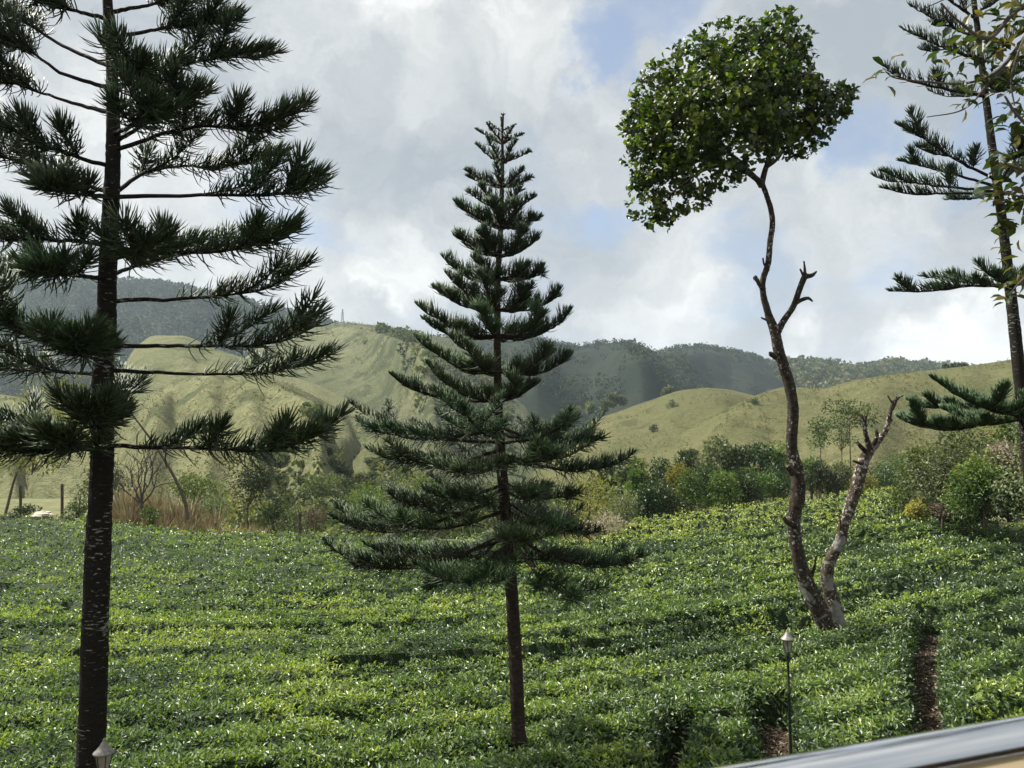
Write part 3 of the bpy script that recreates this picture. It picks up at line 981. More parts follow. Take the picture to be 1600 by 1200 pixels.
def araucaria_branch(root, base, mats, ctrl, rng, r0, ncord, L, spread, t0=0.35, second=3, slen=0.33, rad=0.008, drop=0.0, upb=0.5, tint0=0.25, alpha=(55, 78), fwd=.45, sup=0.35, s_lo=None, s_hi=0.8, tipL=.45, lin=0.0):
    ax = spline(ctrl, 26)
    ax = ax + rng.normal(size=ax.shape) * 0.006
    ln = np.linalg.norm(np.diff(ax, axis=0), axis=1).sum()
    wood = MB()
    tubes(wood, ax, np.linspace(r0, 0.006, 26), 7, 0)
    fol = MB()
    cords(fol, ax, ncord, t0, L, rng, spread, alpha, rad, upb, tint0=tint0, fwd=fwd, tipL=tipL, lin=lin)
    for j in range(second):
        lo = t0 if s_lo is None else s_lo
        t = lo + (s_hi - lo) * (j + rng.random()) / max(second, 1)
        i = int(t * 25)
        T = nrm(ax[min(i + 1, 25)] - ax[i - 1 if i else 0])
        S = nrm(np.cross(T, np.array([0, 0, 1.0])))
        sg = 1 if (j % 2) else -1
        D = nrm(T * rng.uniform(0.55, 0.9) + S * sg * rng.uniform(0.35, 0.9) + np.array([0, 0, rng.uniform(0.0, sup)]))
        l2 = ln * slen * rng.uniform(0.7, 1.2)
        a2 = spline([ax[i], ax[i] + D * l2 * 0.5, ax[i] + D * l2 * 0.95 + np.array([0, 0, l2 * 0.16])], 12)
        tubes(wood, a2, np.linspace(r0 * 0.45, 0.005, 12), 5, 0)
        cords(fol, a2, int(ncord * 0.42), 0.12, L * 0.9, rng, spread, alpha, rad, upb, tint0=tint0, fwd=fwd, tipL=tipL, lin=lin)
    b = wood.build('branch', mats[0], root, base)
    tag(fol.build('foliage', mats[1], b, base), kind='stuff')
    return b


def trunk(root, base, pts, mat, sides=22, n=120, rough=0.07, seed=1, name='trunk', rings=0.0):
    c = spline(pts, n)
    mb = MB()
    r = c[:, 3].copy()
    if rings:
        r = r * (1 + rings * (np.random.default_rng(seed).random(n) - 0.4) * (np.random.default_rng(seed + 1).random(n) < 0.3))
    tubes(mb, c[:, :3], r, sides, 0, cap=True, rough=rough, seed=seed)
    return mb.build(name, mat, root, base)


# --- big araucaria on the left
rg = np.random.default_rng(101)
YL = 11.6


def PL(u, v, dy=0.0):
    return at(u, v, YL + dy)


baseL = PL(137, 1262)
baseL[2] = float(ground_z(baseL[0], baseL[1])) - 0.05
aL = empty('araucaria_tree', baseL, 'tall dark araucaria with a white-flecked black trunk, left of the young one', 'tree')
pxm = YL / F
tl = [(137, 1262, 25), (141, 1190, 22), (146, 1080, 21.5), (150, 940, 21), (156, 800, 19.5), (160, 700, 18.3), (160, 600, 17), (166, 520, 16), (168, 430, 15), (173, 330, 14), (177, 230, 12), (175, 110, 9.8), (168, 0, 8.5), (164, -160, 7), (160, -380, 3)]
trunk(aL, baseL, [np.append(PL(u, v), r * pxm * .90) for u, v, r in tl], M['bark_dark'], 28, 260, 0.05, 3, rings=0.12)
ML = (M['bark_dark'], M['cord'])
LB = [  # attach v, [control points u, v, dy], cords, start, secondary
    (20, [(250, 5, .5), (330, -8, .8)], 90, .35, 3), (60, [(270, 42, .3), (392, 30, .3)], 150, .34, 4),
    (118, [(300, 98, .5), (438, 74, .4)], 170, .25, 4), (236, [(290, 200, -.3), (400, 196, -.5), (466, 168, -.5)], 210, .12, 4),
    (225, [(255, 175, -.8), (322, 138, -1.2)], 150, .2, 3), (308, [(320, 305, -.2), (440, 302, -.3), (512, 268, -.3)], 190, .32, 3),
    (306, [(240, 265, .7), (350, 258, 1.2), (462, 236, 1.2)], 190, .2, 4), (386, [(270, 395, -.6), (390, 385, -.9), (474, 342, -.9)], 200, .14, 4),
    (432, [(230, 410, .9), (330, 388, 1.5), (420, 372, 1.8)], 150, .15, 3), (470, [(290, 466, .2), (410, 452, .3), (496, 402, .3)], 130, .28, 2),
    (541, [(300, 540, -.3), (420, 536, -.5), (517, 480, -.5)], 150, .30, 3), (578, [(280, 583, .6), (420, 582, 1.0), (527, 548, 1.1)], 130, .40, 2),
    (697, [(300, 700, -.4), (430, 703, -.7), (508, 670, -.8)], 230, .12, 4),
    # towards the camera
    (150, [(205, 120, -1.2), (225, 95, -2.1)], 150, .3, 3), (210, [(215, 190, -1.0), (245, 150, -1.9)], 150, .3, 3), (545, [(130, 555, -1.2), (112, 520, -2.0)], 210, .25, 4),
    (660, [(150, 665, -1.2), (128, 625, -2.1)], 210, .25, 4), (400, [(200, 400, -1.1), (235, 370, -2.0)], 150, .3, 3), (640, [(195, 618, .9), (206, 596, 1.7)], 110, .4, 2),
    # left side
    (30, [(90, 10, -.3), (-20, -25, -.4)], 160, .3, 4), (105, [(95, 70, .3), (20, 20, .5), (-60, -10, .5)], 160, .42, 3),
    (138, [(100, 115, -.3), (20, 65, -.5), (-70, 45, -.5)], 170, .5, 3), (178, [(110, 160, .3), (35, 135, .4), (-50, 110, .3)], 150, .52, 3),
    (262, [(90, 235, -.5), (10, 200, -.7), (-80, 180, -.8)], 190, .2, 4), (302, [(100, 278, .4), (20, 250, .6), (-80, 225, .7)], 190, .2, 4),
    (310, [(110, 300, -.9), (60, 285, -1.6)], 130, .25, 3), (383, [(90, 375, -.5), (0, 370, -.8), (-90, 340, -.8)], 200, .12, 4), (436, [(90, 428, .4), (10, 432, .6), (-90, 405, .7)], 170, .25, 4),
    (435, [(100, 430, -1.0), (40, 420, -1.8)], 150, .3, 3), (548, [(80, 540, -1.1), (10, 500, -1.7), (-40, 470, -1.8)], 190, .35, 4), (585, [(80, 580, .5), (0, 575, .8), (-80, 555, .9)], 170, .2, 4),
    (660, [(70, 665, .8), (-10, 655, 1.2), (-90, 640, 1.3)], 180, .3, 3), (702, [(90, 705, -.4), (20, 705, -.6), (-70, 690, -.7)], 220, .12, 5),
    (690, [(120, 700, -.9), (60, 672, -1.7)], 150, .3, 3),
]
tl_a = np.array(tl, float)
for (va, cps, nc, t0, sec) in LB:
    ua = np.interp(va, tl_a[::-1, 1], tl_a[::-1, 0])
    ctrl = [PL(ua, va)] + [PL(*c) for c in cps]
    ctrl[-1] = ctrl[-1] + (ctrl[-2] - ctrl[-1]) * .16
    araucaria_branch(aL, baseL, ML, ctrl, rg, 0.036, int(nc * 1.45), 0.39, spread_round, t0, sec + 1, 0.28, 0.0098, upb=0.40, tint0=0.20, alpha=(45, 88), fwd=0.75, tipL=.78)
for i in range(11):       # the top above the picture
    va = -40 - i * 22
    ua = np.interp(va, tl_a[::-1, 1], tl_a[::-1, 0])
    a = i * 2.4
    ln = 2.3 - i * 0.12
    p0 = PL(ua, va)
    araucaria_branch(aL, baseL, ML, [p0, p0 + np.array([math.cos(a) * ln * .5, math.sin(a) * ln * .5, .15]), p0 + np.array([math.cos(a) * ln, math.sin(a) * ln, .55])], rg, 0.03, 70, 0.34, spread_round, .3, 2, .3, 0.0075)

# --- young araucaria in the middle
rg = np.random.default_rng(102)
YC = 14.3


def PC(u, v, dy=0.0):
    return at(u, v, YC + dy)


baseC = PC(812, 1180)
baseC[2] = float(ground_z(baseC[0], baseC[1])) - 0.05
aC = empty('araucaria_tree', baseC, 'young cone-shaped araucaria with tidy whorls in the middle of the tea field', 'tree')
pxm = YC / F
tcn = [(812, 1180, 13), (810, 1140, 11), (806, 1040, 10.3), (798, 900, 9.4), (790, 800, 8.8), (783, 720, 8), (778, 620, 6.6), (777, 520, 5.5), (778, 430, 4.8), (783, 340, 4.2), (785, 260, 3), (785, 215, 2.0), (786, 180, 1.6)]
tr_c = trunk(aC, baseC, [np.append(PC(u, v), r * pxm) for u, v, r in tcn], M['bark_conifer'], 20, 170, 0.06, 5, rings=0.1)
mb = MB()
top = PC(786, 180)
for k in range(5):
    a = k * 1.26
    tubes(mb, np.stack([top, top + np.array([math.cos(a) * .05, math.sin(a) * .05, .03])]), [0.014, 0.006], 5)
mb.build('bud', M['bark_conifer'], aC, baseC)
tc_a = np.array(tcn, float)
MC = (M['bark_conifer'], M['cord_dark'])
WH = [  # attach v, tip left u v, tip right u v, sag, count, cord length
    (206, (763, 190), (808, 192), 0, 4, .06), (223, (741, 203), (819, 208), 0, 6, .14), (256, (742, 226), (830, 235), 0, 6, .22), (293, (724, 270), (832, 277), .02, 7, .29),
    (328, (729, 300), (837, 310), .02, 6, .36), (356, (705, 322), (845, 341), .03, 7, .40), (401, (702, 373), (841, 376), .04, 7, .42), (437, (697, 423), (853, 424), .05, 7, .44),
    (485, (673, 447), (874, 463), .06, 8, .46), (526, (657, 498), (885, 500), .07, 8, .46), (580, (647, 548), (898, 556), .08, 7, .46), (628, (613, 596), (842, 600), .05, 6, .44),
    (680, (549, 660), (943, 676), .05, 7, .38), (715, (572, 708), (974, 722), .05, 7, .40), (765, (600, 775), (905, 770), .06, 6, .42), (792, (512, 806), (925, 822), .05, 8, .44), (828, (526, 880), (999, 888), .06, 7, .44), (858, (655, 905), (880, 880), .05, 4, .40)]
for wi, (va, tlf, trt, sag, cnt, cl) in enumerate(WH):
    ua = np.interp(va, tc_a[::-1, 1], tc_a[::-1, 0])
    p0 = PC(ua, va)
    pl_, pr_ = PC(*tlf), PC(*trt)
    pc0 = p0
    for k in range(cnt):
        jv = rg.uniform(-14, 14) if va > 640 else rg.uniform(-2, 2)
        p0 = PC(float(np.interp(va + jv, tc_a[::-1, 1], tc_a[::-1, 0])), va + jv)
        a = 2 * math.pi * k / cnt
        if k:
            a += rg.uniform(-.2, .2)
        cx = math.cos(a)
        wl = 0.5 - 0.5 * cx
        Ln = (np.linalg.norm((pr_ - p0)[:2]) * (1 - wl) + np.linalg.norm((pl_ - p0)[:2]) * wl) * (1 if abs(cx) > .9 else rg.uniform(.85, 1.0))
        rise = (pr_ - p0)[2] * (1 - wl) + (pl_ - p0)[2] * wl
        rise = rise + (pc0 - p0)[2] + (rg.normal() * .14 if va > 640 and abs(cx) < .9 else 0)
        Ln *= .97 - .09 * sstep(va, 560, 690)
        dirh = np.array([cx, math.sin(a), 0])
        low = sstep(va, 560, 700)
        ctrl = [p0, p0 + dirh * Ln * .5 + np.array([0, 0, rise * (.42 + .1 * low) - sag * Ln * 1.6]), p0 + dirh * Ln * .85 + np.array([0, 0, rise * .82 - sag * Ln * .9]), p0 + dirh * Ln + np.array([0, 0, rise])]
        nc = int(46 + (135 if va < 640 else 82) * Ln)
        sec = 0 if Ln < 0.7 else (2 if Ln < 1.5 else 4)
        araucaria_branch(aC, baseC, MC, ctrl, rg, 0.010 + 0.012 * Ln, nc, cl, spread_vee if va < 640 else (lambda n, r: r.normal(0, 1.3, n)), 0.08 if va < 600 else (.13 if va < 700 else .2), sec, .30 if va < 640 else .40, 0.0068 if va < 640 else .0076, upb=0.55 if va < 640 else 0.2, tint0=.20 + (.22 if math.sin(a) < -.3 and va > 500 else 0), alpha=(48, 75) if va < 640 else (50, 80), fwd=.35 if va >= 640 else .22, sup=.12, lin=.74 if va < 640 else .5)

# --- araucaria on the right edge
rg = np.random.default_rng(103)
YR = 16.0


def PR(u, v, dy=0.0):
    return at(u, v, YR + dy)


baseR = PR(1650, 1090)
baseR[2] = float(ground_z(baseR[0], baseR[1])) - 0.05
aR = empty('araucaria_tree', baseR, 'slender leaning araucaria at the right edge with few widely spaced branches', 'tree')
pxm = YR / F
trn = [(1650, 1100, 13), (1622, 850, 11), (1601, 660, 9.4), (1586, 520, 8.6), (1576, 430, 7.6), (1564, 330, 6.8), (1553, 250, 6.2), (1540, 150, 5.2), (1528, 50, 4.4), (1520, -20, 4), (1508, -200, 4), (1500, -330, 2)]
trunk(aR, baseR, [np.append(PR(u, v), r * pxm) for u, v, r in trn], M['bark_dark'], 20, 200, 0.05, 8, rings=0.12)
tr_a = np.array(trn, float)
MR = (M['bark_dark'], M['cord_dark'])
RB = [(60, [(1480, 40, .2), (1420, 8, .3)], 110, .1, 3), (95, [(1475, 75, -.3), (1410, 45, -.4)], 120, .1, 3), (150, [(1470, 138, -.3), (1410, 122, -.4), (1378, 102, -.4)], 130, .1, 2),
      (135, [(1575, 120, .3), (1640, 95, .4)], 120, .1, 3), (150, [(1560, 140, -1.2), (1575, 110, -1.9)], 120, .2, 3), (100, [(1570, 70, .2), (1630, 30, .3)], 110, .1, 3), (145, [(1500, 150, 1.3), (1490, 130, 2)], 100, .15, 2),
      (20, [(1560, 0, .3), (1600, -35, .4)], 90, .1, 2), (30, [(1470, -10, .1), (1430, -40, .2)], 90, .1, 2),
      (282, [(1495, 250, -.5), (1440, 215, -.7), (1404, 196, -.7)], 200, .2, 4), (292, [(1500, 275, .2), (1450, 262, .3), (1408, 252, .3)], 130, .3, 2), (300, [(1480, 292, -.3), (1420, 284, -.4), (1379, 268, -.4)], 150, .25, 3),
      (302, [(1490, 302, .4), (1430, 304, .6), (1378, 294, .6)], 130, .3, 1), (300, [(1525, 310, .9), (1480, 312, 1.6)], 90, .3, 2), (290, [(1600, 255, .3), (1660, 225, .4)], 160, .15, 3), (290, [(1590, 240, -.8), (1610, 200, -1.4)], 140, .2, 3),
      (448, [(1510, 447, -.2), (1450, 455, -.3), (1391, 455, -.3)], 190, .05, 4), (446, [(1500, 440, .8), (1440, 432, 1.2)], 150, .1, 3), (444, [(1565, 440, -1.3), (1555, 425, -2.0)], 130, .2, 3), (446, [(1620, 440, .3), (1690, 430, .4)], 150, .1, 3),
      (655, [(1540, 664, -.3), (1470, 672, -.5), (1424, 655, -.5)], 260, .05, 5), (648, [(1545, 642, .7), (1490, 640, 1.1), (1440, 634, 1.2)], 200, .05, 4), (650, [(1570, 645, -1.2), (1530, 628, -2.1)], 200, .1, 4), (650, [(1660, 648, .2), (1720, 640, .3)], 150, .1, 3)]
for (va, cps, nc, t0, sec) in RB:
    ua = np.interp(va, tr_a[::-1, 1], tr_a[::-1, 0])
    big = va > 600
    araucaria_branch(aR, baseR, MR, [PR(ua, va)] + [PR(*c) for c in cps], rg, 0.034, nc * 2 if big else int(nc * 1.3), .34 if big else .32, spread_vee, t0, sec + (4 if big else -1), .30 if big else .32, 0.0095, upb=.5, tint0=.28 if big else .2, alpha=(35, 65) if big else (50, 78), sup=.3 if big else .06, s_hi=.9 if big else .8)
for i in range(12):
    va = -50 - i * 22
    ua = np.interp(va, tr_a[::-1, 1], tr_a[::-1, 0])
    a = i * 2.4
    ln = 1.6 - i * 0.09
    p0 = PR(ua, va)
    araucaria_branch(aR, baseR, MR, [p0, p0 + np.array([math.cos(a) * ln * .5, math.sin(a) * ln * .5, .2]), p0 + np.array([math.cos(a) * ln, math.sin(a) * ln, .6])], rg, 0.025, 60, 0.28, spread_vee, .1, 1, .3, 0.008)

# ------------------------------------------------------------------ broadleaf tree with the two lichen trunks
rg = np.random.default_rng(104)
YJ = 22.0


def PJ(u, v, dy=0.0):
    return at(u, v, YJ + dy)


baseJ = PJ(1303, 1015)
baseJ[2] = float(ground_z(baseJ[0], baseJ[1])) - 0.05
aJ = empty('broadleaf_tree', baseJ, 'twin-trunked tree with pale lichen patches and one round leafy crown on its longer stem', 'tree')
pxm = YJ / F


def limb(pts, sides=14, n=60, rough=.09, seed=1, name='limb', mat='bark_jack'):
    if name == 'stub':
        pts = [(a, b, r * .72, d) for a, b, r, d in pts]
    return trunk(aJ, baseJ, [np.append(PJ(u, v, dy), r * pxm * .88) for (u, v, r, dy) in pts], M[mat], sides, n, rough, seed, name)


limb([(1303, 1030, 20, 0), (1297, 990, 17, 0), (1279, 950, 15.5, 0), (1258, 905, 13, 0), (1247, 868, 11.5, 0), (1240, 815, 11, 0), (1247, 772, 12.5, 0), (1246, 735, 11, 0), (1237, 700, 10, 0), (1239, 640, 9.6, 0), (1233, 600, 9.5, 0), (1219, 556, 9.5, 0), (1211, 520, 9.2, 0), (1201, 492, 6.6, 0), (1193, 462, 5.6, 0), (1192, 438, 5.4, 0), (1200, 412, 5.2, 0), (1203, 380, 5, 0), (1207, 350, 5, 0), (1204, 325, 4.6, 0), (1197, 303, 4.5, 0), (1190, 284, 4.6, 0)], 22, 220, .10, 1, 'trunk')
limb([(1307, 1030, 16, .1), (1309, 985, 15, .15), (1301, 940, 13, .2), (1292, 900, 11, .2), (1298, 874, 10, .2), (1312, 848, 9.6, .2), (1318, 822, 9.2, .2), (1329, 790, 10, .2), (1340, 755, 10.5, .2), (1349, 722, 10, .2), (1358, 705, 9, .2), (1371, 690, 6.5, .2), (1385, 670, 4.6, .2), (1390, 648, 4, .2), (1397, 625, 3, .2)], 20, 150, .11, 2, 'trunk', 'bark_pale')
limb([(1212, 524, 7, 0), (1224, 502, 5.8, -.1), (1240, 478, 5.4, -.15), (1250, 450, 5.2, -.2), (1259, 428, 5.4, -.2)], 12, 40, .1, 3)
st = [[(1258, 432, 5, -.2), (1257, 415, 2.5, -.2), (1256, 408, 2, -.2)], [(1256, 432, 4, -.2), (1250, 420, 2, -.2)], [(1260, 432, 7, -.2), (1269, 430, 5, -.2), (1276, 424, 2, -.2)], [(1243, 474, 5, -.15), (1254, 468, 5, -.18), (1263, 466, 4, -.2), (1270, 471, 2, -.2)],
      [(1194, 452, 6, 0), (1186, 444, 5, -.1), (1183, 436, 5, -.1)], [(1183, 440, 3, -.1), (1180, 434, 6, -.1), (1178, 432, 4, -.1)], [(1201, 424, 4, 0), (1194, 413, 2.5, 0), (1192, 403, 2, 0)], [(1200, 500, 5, 0), (1193, 498, 2.5, 0), (1189, 496, 2, 0)],
      [(1212, 558, 7, -.1), (1204, 553, 6, -.2), (1202, 553, 4, -.2)], [(1244, 822, 9, -.2), (1231, 816, 7, -.3), (1224, 808, 4, -.3)], [(1240, 740, 9, -.2), (1230, 728, 6, -.3)],
      [(1360, 705, 8, .1), (1353, 680, 5.5, 0), (1349, 658, 4, 0), (1346, 648, 3, 0)], [(1354, 690, 5, .3), (1352, 665, 4, .4), (1353, 650, 3, .4)], [(1365, 695, 6, .1), (1370, 682, 5, 0), (1369, 668, 3, 0)], [(1352, 705, 6, .1), (1344, 697, 5, 0), (1339, 690, 3, 0)],
      [(1348, 725, 5, .1), (1338, 722, 3, 0), (1332, 720, 2, 0)], [(1397, 628, 4, .2), (1404, 622, 2.4, .2), (1411, 618, 1.6, .2)], [(1396, 632, 3.5, .2), (1391, 625, 2.2, .2), (1387, 618, 1.4, .2)], [(1395, 640, 3, .2), (1400, 628, 2.4, .2), (1401, 616, 1.5, .2)],
      [(1313, 845, 3, .2), (1313, 825, 2.2, .1), (1312, 805, 1.8, .1)], [(1268, 900, 5, 0), (1273, 885, 3, -.1), (1275, 872, 2, -.1)], [(1388, 660, 5, .2), (1394, 655, 3, .2)]]
for i, s_ in enumerate(st):
    limb(s_, 9, 10, .12, 20 + i, 'stub')
LIMBS = [[(1190, 290, 6, 0), (1180, 278, 5, -.2), (1150, 262, 3.6, -.6), (1110, 262, 2.6, -.9), (1070, 285, 1.8, -1.0), (1040, 310, 1.2, -1.0)], [(1190, 288, 5.5, 0), (1195, 268, 5, .2), (1205, 235, 4, .3), (1215, 180, 3, .3), (1205, 110, 2, .3), (1200, 60, 1.2, .2)],
         [(1196, 262, 4, .2), (1215, 248, 2.8, .2), (1240, 215, 2, 0), (1285, 180, 1.5, -.2), (1310, 160, 1, -.2)], [(1160, 266, 3, -.5), (1120, 215, 2.4, -.2), (1070, 180, 1.8, 0), (1010, 190, 1.2, 0)], [(1203, 238, 3, .3), (1165, 160, 2.4, .6), (1130, 90, 1.5, .8)], [(1180, 275, 3, 0), (1140, 240, 2.2, 1.0), (1080, 230, 1.6, 1.6), (1030, 240, 1, 1.8)]]
for i, s_ in enumerate(LIMBS):
    limb(s_, 8, 30, .05, 60 + i)
bl = []
for (u, v, r, dy) in [(1175, 85, 55, 0), (1225, 72, 42, .2), (1215, 40, 24, .1), (1130, 75, 45, .2), (1085, 115, 55, -.3), (1035, 150, 48, 0), (1010, 195, 42, .3), (1060, 205, 60, -.7), (1120, 165, 62, -1.2), (1190, 145, 60, -1.0), (1235, 120, 40, -.2), (1240, 165, 50, .2),
                      (1150, 225, 48, -.8), (1205, 205, 45, -.5), (1290, 160, 34, -.2), (1312, 160, 24, -.1), (1270, 195, 30, 0), (1255, 222, 26, .2), (1020, 245, 42, -.1), (1000, 285, 18, 0), (1045, 275, 38, -.5), (1090, 270, 38, -.6), (1015, 325, 30, -.2), (1045, 330, 24, -.4), (1085, 310, 24, -.5), (1125, 270, 30, -.2),
                      (1120, 180, 70, 1.4), (1190, 120, 60, 1.2), (1050, 200, 55, 1.2), (1225, 190, 45, 1.2)]:
    c = PJ(u, v, dy)
    q = r * pxm * .99
    bl.append((c[0], c[1], c[2], q, q * 1.15, q * .95))
# rosettes of leaves, the ones nearest the camera as single leaves
B = np.array(bl)
nros = 2900
wgt = B[:, 3] ** 2
i = rg.choice(len(B), nros, p=wgt / wgt.sum())
d = rsphere(rg, nros)
C = B[i, :3] + d * B[i, 3:6] * (0.52 + .52 * rg.random(nros) ** .6)[:, None]
axd = nrm(d * .7 + [0, 0, .6] + rg.normal(size=(nros, 3)) * .45)
lt = rg.normal(.38, .22, nros)
LP, LD, LN, LL, LT = [], [], [], [], []
for j in range(6):
    ph = rg.uniform(0, 2 * np.pi, nros)
    a_ = nrm(np.cross(axd, rsphere(rg, nros)))
    op = rg.uniform(.5, 1.35, nros)[:, None]
    D = nrm(axd * np.cos(op) + a_ * np.sin(op) + [0, 0, -.1])
    LP.append(C + D * .03 + rg.normal(size=(nros, 3)) * .04)
    LD.append(D)
    LN.append(nrm(axd - D * (axd * D).sum(1, keepdims=True) + rg.normal(size=(nros, 3)) * .2))
    LL.append(rg.uniform(.14, .225, nros))
    LT.append(np.clip(lt + rg.normal(0, .15, nros) + .18 * (op[:, 0] < .75), 0, 1))
LP, LD, LN, LL, LT = [np.concatenate(x) for x in (LP, LD, LN, LL, LT)]
camv = np.array([0, 0, CAMZ])
vis = np.linalg.norm(LP - camv, axis=1) - .5 * LL / .2
order = np.argsort(vis)
single, rest = order[:300], order[300:]
mb = MB()
leaves(mb, LP[rest], LD[rest], LN[rest], LL[rest], LL[rest] * .58, 0, LT[rest], fold=.12, hero=True, wide=(.34, .56))
tag(mb.build('foliage', M['jack_leaf'], aJ, baseJ, smooth=False), kind='stuff')


def leaf_mesh(name, mat, tint, ratio, fold=.12, wide=(.42, .46)):
    q = MB()
    leaves(q, np.zeros((1, 3)), np.array([[0, 1.0, 0]]), np.array([[0, 0, 1.0]]), np.array([1.0]), np.array([ratio]), 0, np.array([tint]), fold=fold, hero=True, wide=wide)
    return q.mesh(name, mat, smooth=False)


def leaf_objects(root, base, P, D, N, L, meshes, rng):
    for p, d, n, l in zip(P, D, N, L):
        d = d / np.linalg.norm(d)
        s = np.cross(d, n)
        s /= np.linalg.norm(s)
        n = np.cross(s, d)
        o = bpy.data.objects.new('leaf', meshes[rng.integers(len(meshes))])
        COL.objects.link(o)
        o.parent = root
        m4 = Matrix([[s[0] * l, d[0] * l, n[0] * l, p[0] - base[0]], [s[1] * l, d[1] * l, n[1] * l, p[1] - base[1]], [s[2] * l, d[2] * l, n[2] * l, p[2] - base[2]], [0, 0, 0, 1]])
        o.matrix_local = m4


jm = [leaf_mesh('leaf', M['jack_leaf'], t, .58, .12, (.34, .56)) for t in (.15, .3, .45, .6, .8, 1.0)]
leaf_objects(aJ, baseJ, LP[single], LD[single], LN[single], LL[single], jm, rg)

# ------------------------------------------------------------------ near tree reaching in from the right
rg = np.random.default_rng(105)
YN = 4.6
baseN = np.array([5.4, 4.6, 0.0])
baseN[2] = float(ground_z(baseN[0], baseN[1]))
aN = empty('broadleaf_tree', baseN, 'twiggy olive-leaved branches of a nearby tree overhanging the top right corner', 'tree')


def PN(u, v, dy=0.0):
    return at(u, v, YN + dy)


trunk(aN, baseN, [np.append(baseN + np.array([0, 0, -.1]), .2), np.append(baseN + np.array([-.1, 0, 3]), .17), np.append(baseN + np.array([-.5, .1, 5.5]), .13), np.append(baseN + np.array([-.9, .1, 7.2]), .08), np.append(baseN + np.array([-1.2, 0, 9]), .03)], M['bark_plain'], 14, 60, .08, 4)
pxm = YN / F
NB = [[(1960, 160, 12, 0), (1760, 20, 7, 0), (1650, -5, 5, 0), (1590, 15, 4, 0), (1545, 60, 3, -.1), (1500, 35, 2, -.1), (1470, 5, 1.5, -.1)],
      [(1650, -5, 4, 0), (1600, 60, 3, .1), (1560, 110, 3, .1), (1510, 130, 2, .1), (1450, 128, 1.6, .1), (1400, 122, 1.2, .1), (1384, 112, 1, .1)],
      [(1900, 180, 10, 0), (1740, 110, 6, 0), (1640, 70, 4, .1), (1590, 95, 3, .1), (1545, 130, 2, .1), (1520, 160, 1.4, .1), (1495, 175, 1.2, .1), (1448, 183, .8, .1)],
      [(1900, 330, 10, 0), (1740, 270, 6, 0), (1650, 235, 4, -.1), (1590, 180, 2.5, -.1), (1570, 150, 1.5, -.1)], [(1740, 270, 5, 0), (1660, 275, 3.5, -.2), (1600, 265, 2.4, -.2), (1568, 255, 1.4, -.2)], [(1900, 420, 9, 0), (1720, 370, 5, 0), (1640, 330, 3, -.2), (1600, 310, 2, -.2), (1568, 300, 1.2, -.2)],
      [(1720, 370, 4, 0), (1640, 400, 3, -.1), (1595, 440, 1.6, -.1), (1578, 460, 1, -.1)], [(1600, 15, 3, 0), (1560, -20, 2, 0), (1500, -10, 1.2, 0), (1440, 15, .8, 0)], [(1620, 20, 3, 0), (1600, 60, 2, -.2), (1580, 120, 1.6, -.2), (1585, 165, 1, -.2)]]
limbp = []
for i_, b_ in enumerate(NB):
    trunk(aN, baseN, [np.append(PN(u, v, dy), r * pxm) for u, v, r, dy in b_], M['twig'], 8, 50, .06, 30 + i_, 'branch')
CL = [(1385, 113, 4, 1.0, .05), (1392, 106, 3, 1, .05), (1460, 70, 7, 1, .12), (1490, 72, 8, 1, .12), (1530, 66, 9, 1.0, .13), (1545, 95, 7, 1, .14), (1505, 100, 6, .9, .12), (1480, 50, 4, 1, .1), (1528, 130, 6, .9, .1), (1560, 60, 6, 1, .12), (1585, 40, 7, 1, .12), (1590, 90, 8, 1, .14), (1570, 140, 6, 1, .1), (1510, 155, 3, .8, .06), (1592, 175, 7, 1.1, .1), (1598, 200, 6, 1.1, .1),
      (1572, 258, 6, 1.3, .08), (1590, 290, 7, 1.3, .1), (1568, 300, 5, 1.4, .08), (1592, 330, 6, 1.4, .1), (1578, 350, 4, 1.3, .07), (1602, 380, 5, 1.2, .1), (1590, 440, 5, 1, .07), (1582, 462, 4, .9, .06), (1600, 130, 7, 1.0, .14), (1600, 12, 8, 1, .14), (1560, 15, 5, 1, .1), (1630, 60, 12, 1, .2), (1640, 180, 12, 1.1, .2), (1640, 290, 12, 1.2, .2), (1640, 400, 9, 1.1, .2)]
P_, D_, N_, L_ = [], [], [], []
for (u, v, n, sc, sp) in CL:
    for j in range(int(n * (1.2 if u < 1500 else 2.2))):
        p = PN(u, v, 0) + rg.normal(size=3) * sp * .6
        d = nrm(np.array([rg.normal() - .5, rg.normal() * .8, rg.normal() * .6 - .25]))
        P_.append(p)
        D_.append(d)
        N_.append(nrm(np.array([rg.normal() * .5, rg.normal() * .5 - .2, 1])))
        L_.append(.088 * sc * rg.uniform(.7, 1.25))
nm = [leaf_mesh('leaf', M['near_leaf'], t, .46, .16) for t in (.05, .15, .3, .45, .6, 1.0)]
leaf_objects(aN, baseN, P_, D_, N_, L_, nm, rg)


